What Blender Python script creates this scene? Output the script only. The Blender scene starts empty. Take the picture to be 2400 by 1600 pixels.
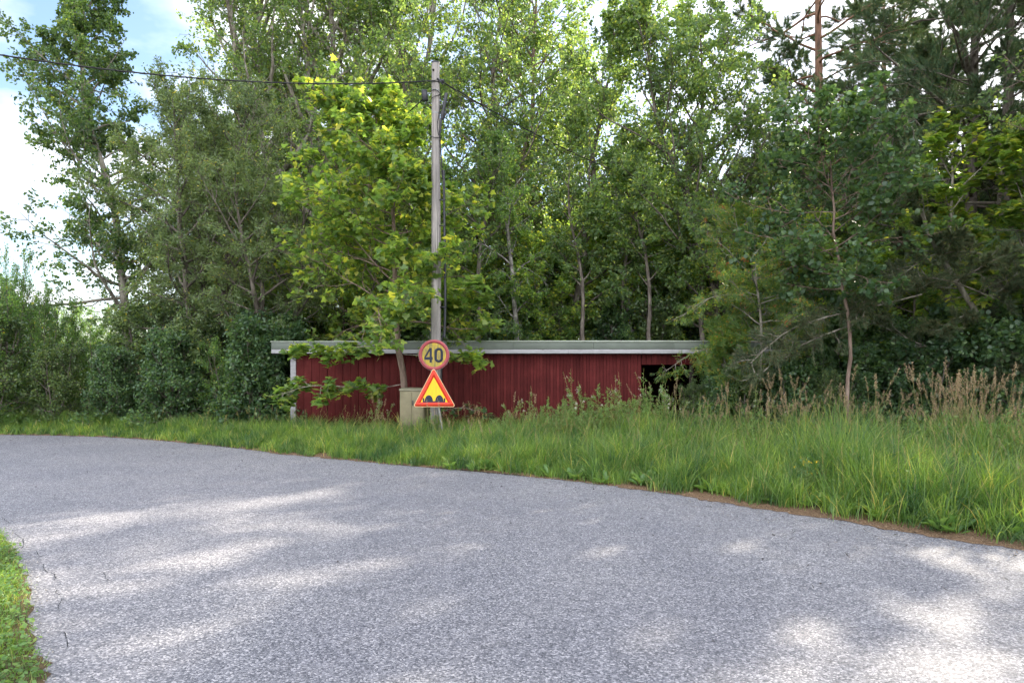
import bpy, math, random
import numpy as np
from mathutils import Vector, Matrix
R = math.radians
S = bpy.context.scene
COL = S.collection

# ------------------------------------------------------------------ camera, world, sun, exposure
F, HY, H = 1600.0, 860.0, 1.6          # focal length in px of the 2400 px photo, horizon row, eye height
cam = bpy.data.cameras.new('camera'); camo = bpy.data.objects.new('camera', cam); COL.objects.link(camo)
cam.sensor_width = 36; cam.lens = 24; cam.shift_y = 60 / 2400
cam.clip_start = 0.05; cam.clip_end = 2000
camo.location = (0, 0, H); camo.rotation_euler = (R(90), 0, 0)
S.camera = camo
SUN_AZ, SUN_EL = 43.0, 34.5
w = bpy.data.worlds.new('World'); S.world = w; w.use_nodes = True
nt = w.node_tree; N = nt.nodes; L = nt.links
bg = N['Background']; bg.inputs[1].default_value = 0.15
sky = N.new('ShaderNodeTexSky'); sky.sky_type = 'NISHITA'; sky.sun_disc = False
sky.sun_elevation = R(SUN_EL); sky.sun_rotation = R(SUN_AZ); sky.air_density = 1.0; sky.dust_density = 1.2; sky.ozone_density = 1.4
tc = N.new('ShaderNodeTexCoord'); sep = N.new('ShaderNodeSeparateXYZ'); L.new(tc.outputs['Generated'], sep.inputs[0])
mz = N.new('ShaderNodeMath'); mz.operation = 'MAXIMUM'; L.new(sep.outputs[2], mz.inputs[0]); mz.inputs[1].default_value = 0.0
az_ = N.new('ShaderNodeMath'); az_.operation = 'ADD'; L.new(mz.outputs[0], az_.inputs[0]); az_.inputs[1].default_value = 0.22
dv = N.new('ShaderNodeVectorMath'); dv.operation = 'DIVIDE'; L.new(tc.outputs['Generated'], dv.inputs[0])
cb = N.new('ShaderNodeCombineXYZ')
for i in range(3): L.new(az_.outputs[0], cb.inputs[i])
L.new(cb.outputs[0], dv.inputs[1])
no = N.new('ShaderNodeTexNoise'); no.inputs['Scale'].default_value = 1.45; no.inputs['Detail'].default_value = 7; no.inputs['Roughness'].default_value = 0.52
L.new(dv.outputs[0], no.inputs['Vector'])
cr = N.new('ShaderNodeValToRGB'); cr.color_ramp.elements[0].position = 0.46; cr.color_ramp.elements[1].position = 0.66
L.new(no.outputs[0], cr.inputs[0])
mx = N.new('ShaderNodeMix'); mx.data_type = 'RGBA'
back = N.new('ShaderNodeMapRange'); L.new(sep.outputs[1], back.inputs[0]); back.inputs[1].default_value = 0.35; back.inputs[2].default_value = -0.35   # unseen bright cloud bank added behind the camera to lift the shade
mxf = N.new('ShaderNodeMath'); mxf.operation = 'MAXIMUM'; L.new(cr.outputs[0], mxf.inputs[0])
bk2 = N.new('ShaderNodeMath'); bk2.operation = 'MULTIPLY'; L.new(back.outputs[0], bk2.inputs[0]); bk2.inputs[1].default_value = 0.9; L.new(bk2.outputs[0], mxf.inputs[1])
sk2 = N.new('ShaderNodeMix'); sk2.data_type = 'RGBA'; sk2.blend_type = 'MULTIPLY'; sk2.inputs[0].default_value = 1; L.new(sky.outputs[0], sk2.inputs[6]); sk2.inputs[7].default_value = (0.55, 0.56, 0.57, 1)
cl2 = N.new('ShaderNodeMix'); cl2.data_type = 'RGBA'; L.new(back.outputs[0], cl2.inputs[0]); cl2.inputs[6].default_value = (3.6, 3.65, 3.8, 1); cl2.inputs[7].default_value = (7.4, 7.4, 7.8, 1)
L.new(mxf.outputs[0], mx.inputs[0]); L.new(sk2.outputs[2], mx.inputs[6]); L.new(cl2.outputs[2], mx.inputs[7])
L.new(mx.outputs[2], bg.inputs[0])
sl = bpy.data.lights.new('sun', 'SUN'); sl.energy = 3.4; sl.angle = R(0.7); sl.color = (1, 0.90, 0.74)
so = bpy.data.objects.new('sun', sl); COL.objects.link(so)
d = Vector((math.sin(R(SUN_AZ)) * math.cos(R(SUN_EL)), math.cos(R(SUN_AZ)) * math.cos(R(SUN_EL)), math.sin(R(SUN_EL))))
so.rotation_euler = d.to_track_quat('Z', 'Y').to_euler(); so.location = (20, 20, 30)
S.view_settings.view_transform = 'Standard'; S.view_settings.look = 'None'; S.view_settings.gamma = 1
S.view_settings.use_curve_mapping = False; S.view_settings.exposure = 2.0
cy = S.cycles if hasattr(S, 'cycles') else None
S.render.engine = 'CYCLES'
S.cycles.max_bounces = 8; S.cycles.diffuse_bounces = 6; S.cycles.glossy_bounces = 2; S.cycles.transmission_bounces = 4
S.cycles.use_denoising = True; S.cycles.caustics_reflective = False; S.cycles.caustics_refractive = False
S.cycles.sample_clamp_indirect = 6; S.cycles.use_adaptive_sampling = True; S.cycles.adaptive_threshold = 0.02

# ------------------------------------------------------------------ helpers
def P(px, py, Y):
    return np.array([(px - 1200) / F * Y, Y, H + (HY - py) / F * Y])
def G(px, py):                                   # a point on the ground under a pixel
    Y = H * F / (py - HY); return np.array([(px - 1200) / F * Y, Y])
def unit(v): return v / np.maximum(np.linalg.norm(v, axis=-1, keepdims=True), 1e-9)

def tag(o, label=None, cat=None, group=None, kind=None):
    if label: o['label'] = label
    if cat: o['category'] = cat
    if group: o['group'] = group
    if kind: o['kind'] = kind
    return o
def empty(name, loc=(0, 0, 0), rz=0.0):
    o = bpy.data.objects.new(name, None); COL.objects.link(o); o.location = loc; o.rotation_euler = (0, 0, rz)
    o.empty_display_size = 0.3; return o

class MB:
    """collects vertex and face arrays, links them as one mesh object"""
    def __init__(s): s.v = []; s.f = {}; s.n = 0
    def add(s, v, f, m=0):
        v = np.asarray(v, float).reshape(-1, 3); f = np.asarray(f, int)
        if len(f): s.f.setdefault((f.shape[1], m), []).append(f + s.n)
        s.v.append(v); s.n += len(v); return s
    def box(s, lo, hi, m=0, rz=0, c=(0, 0)):
        x0, y0, z0 = lo; x1, y1, z1 = hi
        v = np.array([[x0, y0, z0], [x1, y0, z0], [x1, y1, z0], [x0, y1, z0], [x0, y0, z1], [x1, y0, z1], [x1, y1, z1], [x0, y1, z1]], float)
        return s.add(v, [[0, 3, 2, 1], [4, 5, 6, 7], [0, 1, 5, 4], [1, 2, 6, 5], [2, 3, 7, 6], [3, 0, 4, 7]], m)
    def tubes(s, Pt, Rd, sides, m=0, cap=False):
        """Pt (B,K,3) Rd (B,K)"""
        Pt = np.asarray(Pt, float); Rd = np.asarray(Rd, float)
        if Pt.ndim == 2: Pt = Pt[None]; Rd = Rd[None]
        B, K, _ = Pt.shape
        T = np.empty_like(Pt); T[:, 1:-1] = Pt[:, 2:] - Pt[:, :-2]; T[:, 0] = Pt[:, 1] - Pt[:, 0]; T[:, -1] = Pt[:, -1] - Pt[:, -2]; T = unit(T)
        M = unit(T.mean(1)); ref = np.where(np.abs(M[:, 2:3]) > 0.8, np.array([[1.0, 0, 0]]), np.array([[0, 0, 1.0]]))
        U = unit(np.cross(T, ref[:, None, :])); V = np.cross(T, U)
        a = np.arange(sides) / sides * 2 * np.pi
        ring = Pt[:, :, None] + Rd[:, :, None, None] * (np.cos(a)[None, None, :, None] * U[:, :, None] + np.sin(a)[None, None, :, None] * V[:, :, None])
        idx = np.arange(B * K * sides).reshape(B, K, sides)
        q = np.stack([idx[:, :-1], np.roll(idx[:, :-1], -1, 2), np.roll(idx[:, 1:], -1, 2), idx[:, 1:]], -1).reshape(-1, 4)
        s.add(ring, q, m)
        if cap:
            for b in range(B):
                for k in (0, K - 1):
                    c = s.n; s.add(np.vstack([ring[b, k], Pt[b, k]]), [[i, (i + 1) % sides, sides] for i in range(sides)], m)
        return s
    def inst(s, tv, tf, pos, rot, scale, m=0):
        """template tv (V,3), tf list of equal-length faces; N instances, rot (N,3,3) columns = local axes"""
        Nn = len(pos); V = len(tv)
        sc = np.asarray(scale, float).reshape(Nn, 1, -1)
        v = np.einsum('nij,nvj->nvi', rot, tv[None] * sc) + pos[:, None, :]
        f = (np.asarray(tf)[None] + (np.arange(Nn) * V)[:, None, None]).reshape(-1, np.asarray(tf).shape[1])
        return s.add(v, f, m)
    def build(s, name, mats, parent=None, smooth=False, loc=None):
        me = bpy.data.meshes.new(name)
        v = np.vstack(s.v).astype(np.float32)
        me.vertices.add(len(v)); me.vertices.foreach_set('co', v.ravel())
        lv = []; ls = []; mi = []; n = 0
        for (k, m), fl in s.f.items():
            f = np.vstack(fl); lv.append(f.ravel()); ls.append(n + np.arange(len(f)) * k); mi.append(np.full(len(f), m)); n += f.size
        lv = np.concatenate(lv).astype(np.int32); ls = np.concatenate(ls).astype(np.int32); mi = np.concatenate(mi).astype(np.int32)
        me.loops.add(len(lv)); me.loops.foreach_set('vertex_index', lv)
        me.polygons.add(len(ls)); me.polygons.foreach_set('loop_start', ls)
        me.polygons.foreach_set('material_index', mi)
        if smooth: me.polygons.foreach_set('use_smooth', np.ones(len(ls), bool))
        me.update(calc_edges=True)
        for mt in (mats if isinstance(mats, (list, tuple)) else [mats]): me.materials.append(mt)
        o = bpy.data.objects.new(name, me); COL.objects.link(o)
        if parent is not None: o.parent = parent
        if loc is not None: o.location = loc
        return o

def copy_tree(o, parent=None):
    c = o.copy(); COL.objects.link(c)
    if parent is not None: c.parent = parent; c.matrix_parent_inverse.identity()
    for ch in list(o.children): copy_tree(ch, c)
    return c
def bevel(o, w_=0.004, seg=2):
    m = o.modifiers.new('bevel', 'BEVEL'); m.width = w_; m.segments = seg; m.limit_method = 'ANGLE'; return o

# ------------------------------------------------------------------ materials
def newmat(name):
    m = bpy.data.materials.new(name); m.use_nodes = True; t = m.node_tree
    return m, t.nodes, t.links, t.nodes['Principled BSDF']
def setp(b, rough=0.7, spec=0.3, metal=0.0):
    b.inputs['Roughness'].default_value = rough; b.inputs['Specular IOR Level'].default_value = spec; b.inputs['Metallic'].default_value = metal
def ramp(Nd, stops, interp='LINEAR'):
    r = Nd.new('ShaderNodeValToRGB'); e = r.color_ramp.elements; r.color_ramp.interpolation = interp
    e[0].position = stops[0][0]; e[0].color = (*stops[0][1], 1); e[1].position = stops[-1][0]; e[1].color = (*stops[-1][1], 1)
    for p, c in stops[1:-1]: x = e.new(p); x.color = (*c, 1)
    return r
def noise(Nd, Ln, scale, detail=4, rough=0.55, vec=None, stretch=None, coord='Object'):
    t = Nd.new('ShaderNodeTexNoise'); t.inputs['Scale'].default_value = scale; t.inputs['Detail'].default_value = detail; t.inputs['Roughness'].default_value = rough
    c = Nd.new('ShaderNodeTexCoord'); mp = Nd.new('ShaderNodeMapping'); Ln.new(c.outputs[coord], mp.inputs[0])
    if stretch: mp.inputs['Scale'].default_value = stretch
    Ln.new(mp.outputs[0], t.inputs['Vector']); return t
def mixc(Nd, Ln, fac, a, b, mode='MIX'):
    m = Nd.new('ShaderNodeMix'); m.data_type = 'RGBA'; m.blend_type = mode
    for sock, val in ((m.inputs[0], fac), (m.inputs[6], a), (m.inputs[7], b)):
        if isinstance(val, (int, float)): sock.default_value = val
        elif isinstance(val, tuple): sock.default_value = (*val, 1)
        else: Ln.new(val, sock)
    return m.outputs[2]
def bump(Nd, Ln, b, h, strength=0.3, dist=0.01):
    n = Nd.new('ShaderNodeBump'); n.inputs['Strength'].default_value = strength; n.inputs['Distance'].default_value = dist
    Ln.new(h, n.inputs['Height']); Ln.new(n.outputs[0], b.inputs['Normal']); return n

def leafmat(name, stops, trans=0.45, tint=(2.65, 2.45, 1.15), rough=0.36, spec=0.45, clump=0.5, cl=((0.75, 0.80, 0.80), (1.2, 1.18, 1.0))):
    m, Nd, Ln, b = newmat(name); setp(b, rough, spec)
    g = Nd.new('ShaderNodeNewGeometry')
    r = ramp(Nd, stops); Ln.new(g.outputs['Random Per Island'], r.inputs[0])
    n = noise(Nd, Ln, clump, 3)
    r2 = ramp(Nd, [(0.35, cl[0]), (0.65, cl[1])]); Ln.new(n.outputs[0], r2.inputs[0])
    c = mixc(Nd, Ln, 1.0, r.outputs[0], r2.outputs[0], 'MULTIPLY')
    Ln.new(c, b.inputs['Base Color'])
    t = Nd.new('ShaderNodeBsdfTranslucent'); Ln.new(mixc(Nd, Ln, 1.0, c, tint, 'MULTIPLY'), t.inputs[0])
    ms = Nd.new('ShaderNodeMixShader'); ms.inputs[0].default_value = trans
    Ln.new(b.outputs[0], ms.inputs[1]); Ln.new(t.outputs[0], ms.inputs[2]); Ln.new(ms.outputs[0], Nd['Material Output'].inputs[0])
    return m
def barkmat(name, c1, c2, c3, scale=9, zs=0.25):
    m, Nd, Ln, b = newmat(name); setp(b, 0.9, 0.15)
    n = noise(Nd, Ln, scale, 6, 0.65, stretch=(1, 1, zs)); r = ramp(Nd, [(0.32, c1), (0.5, c2), (0.68, c3)]); Ln.new(n.outputs[0], r.inputs[0])
    Ln.new(r.outputs[0], b.inputs['Base Color']); bump(Nd, Ln, b, n.outputs[0], 0.8, 0.03); return m
def plain(name, c, rough=0.6, spec=0.3, metal=0.0, var=0.25, scale=12, bumpy=0.0):
    m, Nd, Ln, b = newmat(name); setp(b, rough, spec, metal)
    n = noise(Nd, Ln, scale, 6, 0.6)
    r = ramp(Nd, [(0.3, tuple(x * (1 - var) for x in c)), (0.7, tuple(min(1, x * (1 + var)) for x in c))]); Ln.new(n.outputs[0], r.inputs[0])
    Ln.new(r.outputs[0], b.inputs['Base Color'])
    if bumpy: bump(Nd, Ln, b, n.outputs[0], bumpy, 0.005)
    return m

M = {}
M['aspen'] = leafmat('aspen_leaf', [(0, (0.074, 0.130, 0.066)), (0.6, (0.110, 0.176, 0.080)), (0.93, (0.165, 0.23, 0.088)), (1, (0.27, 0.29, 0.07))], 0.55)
M['aspen_dark'] = leafmat('shaded_aspen_leaf', [(0, (0.050, 0.095, 0.048)), (0.6, (0.080, 0.14, 0.058)), (0.95, (0.13, 0.20, 0.065)), (1, (0.24, 0.26, 0.06))], 0.45)  # darker green leaf colour, used on the left aspen
M['willow'] = leafmat('willow_leaf', [(0, (0.088, 0.135, 0.065)), (0.7, (0.129, 0.187, 0.082)), (0.97, (0.187, 0.246, 0.105)), (1, (0.410, 0.328, 0.047))], 0.35)
M['maple'] = leafmat('maple_leaf', [(0, (0.085, 0.155, 0.058)), (0.45, (0.130, 0.212, 0.065)), (0.82, (0.20, 0.275, 0.07)), (1, (0.36, 0.36, 0.08))], 0.55)
M['dark'] = leafmat('dark_leaf', [(0, (0.044, 0.089, 0.050)), (0.7, (0.068, 0.127, 0.060)), (1, (0.117, 0.185, 0.068))], 0.4)
M['birch'] = leafmat('birch_leaf', [(0, (0.078, 0.156, 0.058)), (0.7, (0.117, 0.208, 0.072)), (0.97, (0.169, 0.260, 0.078)), (1, (0.520, 0.442, 0.065))], 0.55)
M['shrub'] = leafmat('shrub_leaf', [(0, (0.055, 0.096, 0.046)), (0.7, (0.091, 0.142, 0.058)), (1, (0.173, 0.223, 0.071))], 0.4)
M['rowan'] = leafmat('rowan_leaf', [(0, (0.075, 0.150, 0.050)), (0.8, (0.125, 0.213, 0.056)), (0.93, (0.300, 0.300, 0.050)), (1, (0.525, 0.275, 0.050))], 0.42)
M['needle'] = leafmat('pine_needle', [(0, (0.056, 0.112, 0.063)), (0.6, (0.084, 0.147, 0.077)), (0.9, (0.140, 0.182, 0.084)), (1, (0.308, 0.210, 0.098))], 0.2, (1.3, 1.3, 0.6), 0.5, 0.25)
M['needle_brown'] = leafmat('old_pine_needle', [(0, (0.050, 0.085, 0.050)), (0.6, (0.085, 0.125, 0.070)), (0.86, (0.13, 0.14, 0.075)), (1, (0.26, 0.16, 0.10))], 0.2, (1.3, 1.3, 0.6), 0.5, 0.25)
M['grass'] = leafmat('grass_blade', [(0, (0.068, 0.140, 0.050)), (0.5, (0.108, 0.198, 0.066)), (0.84, (0.155, 0.252, 0.080)), (0.94, (0.25, 0.30, 0.11)), (1, (0.40, 0.34, 0.18))], 0.55, (1.8, 1.7, 0.6), 0.4, 0.45, 2.2, ((0.45, 0.60, 0.72), (1.7, 1.5, 1.1)))
M['herb'] = leafmat('herb_leaf', [(0, (0.085, 0.165, 0.055)), (0.7, (0.13, 0.23, 0.075)), (1, (0.20, 0.28, 0.09))], 0.4)
M['plume'] = leafmat('grass_plume', [(0, (0.24, 0.17, 0.125)), (0.6, (0.38, 0.28, 0.20)), (1, (0.54, 0.43, 0.32))], 0.45, (1.2, 1.1, 0.9), 0.8, 0.1)
M['stem'] = leafmat('dry_stem', [(0, (0.18, 0.19, 0.07)), (0.6, (0.28, 0.25, 0.11)), (1, (0.38, 0.30, 0.16))], 0.3, (1.2, 1.1, 0.8), 0.7, 0.15)
M['berry'] = plain('berry', (0.60, 0.07, 0.02), 0.4, 0.4, 0, 0.4)
M['yellow'] = plain('yellow_petal', (0.80, 0.55, 0.03), 0.6, 0.2, 0, 0.1)
M['white_fluff'] = plain('white_fluff', (0.62, 0.58, 0.52), 0.9, 0.1, 0, 0.15)
M['bark_grey'] = barkmat('bark_grey', (0.10, 0.09, 0.075), (0.22, 0.20, 0.165), (0.36, 0.34, 0.29))
M['bark_dark'] = barkmat('bark_dark', (0.05, 0.042, 0.035), (0.11, 0.095, 0.08), (0.20, 0.18, 0.15))
M['bark_pine'] = barkmat('bark_pine', (0.09, 0.06, 0.045), (0.21, 0.12, 0.08), (0.32, 0.20, 0.14), 7)
M['bark_brown'] = barkmat('bark_brown', (0.09, 0.065, 0.05), (0.17, 0.125, 0.10), (0.28, 0.22, 0.18), 7)
M['bark_birch'] = barkmat('bark_birch', (0.05, 0.045, 0.04), (0.20, 0.19, 0.175), (0.42, 0.40, 0.37), 5, 1.6)
M['twig'] = plain('twig', (0.20, 0.165, 0.14), 0.9, 0.1)

# ------------------------------------------------------------------ foliage generators
def rframes(rng, n, flat=0.6, droop=0.3, base=None):
    """random leaf frames: z = leaf normal, x = leaf length"""
    nrm = unit(rng.normal(size=(n, 3)) * (1 - flat * 0.7) + np.array([0, 0, 1.0]) * flat * 1.4)
    d_ = rng.normal(size=(n, 3)); d_[:, 2] -= droop * 2
    if base is not None: d_ = d_ * 0.6 + base
    d_ = unit(d_ - (d_ * nrm).sum(1, keepdims=True) * nrm)
    y = np.cross(nrm, d_)
    return np.stack([d_, y, nrm], -1)
T_oval = (np.array([[0, 0, 0], [0.32, 0.38, 0.10], [0.78, 0.26, 0.06], [1, 0, -0.06], [0.78, -0.26, 0.06], [0.32, -0.38, 0.10]]), [[0, 3, 2, 1], [0, 5, 4, 3]])
T_narrow = (np.array([[0, 0, 0], [0.35, 0.17, 0.05], [1, 0, -0.08], [0.35, -0.17, 0.05]]), [[0, 2, 1], [0, 3, 2]])
def _maple():
    pts = [(0.0, 0.0), (0.05, 0.30), (-0.08, 0.62), (0.22, 0.50), (0.38, 0.78), (0.55, 0.42), (0.62, 0.30), (0.86, 0.20), (1.05, 0.0)]
    full = pts + [(x, -y) for x, y in pts[-2:0:-1]]
    v = [(0.32, 0, 0.06)] + [(x, y, -0.10 * (abs(y) + max(0, x - .5)) + 0.02 * math.sin(9 * y)) for x, y in full]
    n = len(full); return np.array(v), [[0, 1 + (i + 1) % n, 1 + i] for i in range(n)]
T_maple = _maple()
def _pinnate(k=6):
    v = []; f = []
    for i in range(k):
        for sgn in (1, -1):
            x = 0.12 + 0.15 * i; c = len(v); l_ = 0.34 * (1 - 0.25 * abs(i - k / 2) / k)
            v += [(x, 0, 0), (x + .05 - .0, sgn * l_ * .5, .01), (x + .13, sgn * l_, -.05), (x + .12, sgn * l_ * .45, .01)]
            f += [[c, c + 1, c + 2], [c, c + 2, c + 3]]
    return np.array(v), f
T_pinn = _pinnate()
def _tuft(rng, n=22):
    v = []; f = []
    for i in range(n):
        a = rng.uniform(0, 2 * np.pi); e = rng.uniform(0.2, 1.15); x0 = rng.uniform(-0.5, 0.4)
        dr = np.array([np.cos(e), np.sin(e) * np.cos(a), np.sin(e) * np.sin(a)]); sd = unit(np.cross(dr, rng.normal(size=3)))
        c = len(v); v += [np.array([x0, 0, 0]) - sd * .034, np.array([x0, 0, 0]) + sd * .034, np.array([x0, 0, 0]) + dr * rng.uniform(.75, 1.1)]
        f.append([c, c + 1, c + 2])
    return np.array(v), f
T_tuft = _tuft(np.random.default_rng(5))

def curves(rng, st, dr, ln, K, up=0.0, wig=0.15):
    """grow B curves of K points"""
    B = len(st); Pt = np.empty((B, K, 3)); Pt[:, 0] = st; d_ = unit(dr); step = (ln / (K - 1))[:, None]
    for k in range(1, K):
        d_ = unit(d_ + rng.normal(size=(B, 3)) * wig + np.array([0, 0, 1.0]) * up)
        Pt[:, k] = Pt[:, k - 1] + d_ * step
    return Pt
def samp(Pt, i, t):
    K = Pt.shape[1]; x = np.clip(t, 0, 0.9999) * (K - 1); k = x.astype(int); f = (x - k)[:, None]
    a = Pt[i, k]; b = Pt[i, k + 1]; return a * (1 - f) + b * f, unit(b - a)

def make_tree(seed, name, trunk, r0, leaf, lm, bark, n1=34, t0=0.25, len1=3.0, prof=None, elev=(20, 60), up1=0.05,
              n2=9, l2=0.42, up2=0.03, n3=6, l3=0.30, up3=0.0, nl=10, ls=0.055, flat=0.4, droop=0.4, spread=0.06, twigs=True,
              wig=0.12, rt=0.02, sides=10, loc=(0, 0, 0), berries=0, asym=None, l2r=(0.2, 1.0), stems=1, stem_spread=0.25, squash=1.0, r1f=0.45):
    rng = np.random.default_rng(seed)
    root = empty(name, loc)
    tr = np.asarray(trunk, float); K = 16
    def resamp(tr):
        s = np.r_[0, np.cumsum(np.linalg.norm(np.diff(tr, axis=0), axis=1))]; u = np.linspace(0, s[-1], K)
        return np.stack([np.interp(u, s, tr[:, j]) for j in range(3)], -1)
    tt = resamp(tr); TR = []
    for k in range(stems):
        q = tt.copy(); L_ = np.linalg.norm(tt[-1] - tt[0])
        if stems > 1:
            a = k * 2 * np.pi / stems + rng.uniform(-.5, .5); dd = np.array([np.cos(a), np.sin(a), 0]) * stem_spread * L_ * rng.uniform(.6, 1.1)
            u = np.linspace(0, 1, K)[:, None]; q = q * (1 - 0.12 * rng.uniform(0, 1) * u) + dd * (u ** 0.8)
        q[1:] += np.cumsum(rng.normal(size=(K - 1, 3)) * np.array([1, 1, .1]) * L_ * 0.0045, 0); TR.append(q)
    TR = np.array(TR); u = np.linspace(0, 1, K)
    TRr = (r0 * (1 - u) ** 0.8 + rt)[None] * np.where(np.arange(stems) == 0, 1.0, .75)[:, None]
    TRr[:, 0] *= 1.25
    wood = MB(); wood.tubes(TR, TRr, sides)
    B1 = n1 * stems; i1 = np.repeat(np.arange(stems), n1)
    t1 = t0 + (0.985 - t0) * ((np.tile(np.arange(n1), stems) + rng.uniform(0, 1, B1)) / n1)
    az = np.arange(B1) * 2.39996 + rng.uniform(-.6, .6, B1)
    st, tg = samp(TR, i1, t1)
    s = (t1 - t0) / (1 - t0)
    pf = prof(s) if prof else np.sin(np.pi * (0.12 + 0.83 * s)) ** 0.7
    ln = len1 * pf * rng.uniform(0.7, 1.15, B1)
    e = R(elev[0]) + (R(elev[1]) - R(elev[0])) * s + rng.normal(size=B1) * 0.16
    dr = np.stack([np.cos(az) * np.cos(e), np.sin(az) * np.cos(e) * squash, np.sin(e)], -1)
    if asym is not None: ln = ln * (1 + 0.55 * (dr[:, 0] * asym[0] + dr[:, 1] * asym[1]))
    C1 = curves(rng, st, dr, ln, 9, up1, wig)
    ra = np.interp(t1, u, TRr[0]) * r1f; ra = np.minimum(ra, 0.03 * ln + 0.006)
    R1 = ra[:, None] * (1 - np.linspace(0, 1, 9)[None] ** 0.9) + 0.0045
    wood.tubes(C1, R1, 6)
    # second order
    i2 = np.repeat(np.arange(B1), n2); t2 = l2r[0] + (l2r[1] - l2r[0]) * (np.tile(np.arange(n2), B1) + rng.uniform(0, 1, B1 * n2)) / n2
    st, tg = samp(C1, i2, t2); pr = unit(np.cross(tg, rng.normal(size=tg.shape)))
    d2 = unit(tg * 0.75 + pr * 0.85); L2 = ln[i2] * l2 * (1.15 - 0.65 * t2) * rng.uniform(.6, 1.25, len(i2))
    C2 = curves(rng, st, d2, L2, 6, up2, wig * 1.2)
    wood.tubes(C2, np.linspace(1, 0.3, 6)[None] * (0.0045 + 0.006 * L2)[:, None], 4)
    i3 = np.repeat(np.arange(len(i2)), n3); t3 = 0.15 + 0.85 * (np.tile(np.arange(n3), len(i2)) + rng.uniform(0, 1, len(i3))) / n3
    st, tg = samp(C2, i3, t3); pr = unit(np.cross(tg, rng.normal(size=tg.shape)))
    d3 = unit(tg * 0.7 + pr * 0.8); L3 = np.maximum(L2[i3] * l3 * (1.2 - 0.5 * t3), 0.10) * rng.uniform(.6, 1.3, len(i3))
    C3 = curves(rng, st, d3, L3, 4, up3, wig * 1.3)
    if twigs: wood.tubes(C3[:, ::1], np.linspace(1, 0.4, 4)[None].repeat(len(i3), 0) * 0.0035, 3)
    i4 = np.repeat(np.arange(len(i3)), nl)
    # some twigs carry far fewer leaves: leaves gather in clumps with gaps
    keep = rng.uniform(size=len(i4)) < np.clip(rng.normal(0.85, 0.35, len(i3)), 0.05, 1)[i4]
    i4 = i4[keep]; t4 = rng.uniform(0.1, 1.05, len(i4))
    st, tg = samp(C3, i4, t4); pos = st + rng.normal(size=st.shape) * spread
    rot = rframes(rng, len(pos), flat, droop, tg * 0.9)
    sc = ls * rng.uniform(0.65, 1.3, (len(pos), 1))
    fol = MB(); fol.inst(leaf[0], leaf[1], pos, rot, sc)
    wood.build('trunk', bark, root, smooth=True)
    cr_ = fol.build('crown', lm, root)
    if berries:
        bi = rng.choice(len(i2), berries, replace=False); bp = C2[bi, -1]
        be = MB(); bp = np.repeat(bp, 22, 0); bp = bp + rng.normal(size=bp.shape) * np.array([.045, .045, .03])
        oc = np.array([[1, 0, 0], [-1, 0, 0], [0, 1, 0], [0, -1, 0], [0, 0, 1], [0, 0, -1]], float)
        of = [[0, 2, 4], [2, 1, 4], [1, 3, 4], [3, 0, 4], [2, 0, 5], [1, 2, 5], [3, 1, 5], [0, 3, 5]]
        be.inst(oc, of, bp, np.tile(np.eye(3), (len(bp), 1, 1)), np.full((len(bp), 1), 0.007)); be.build('berries', M['berry'], cr_)
    return root

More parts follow.
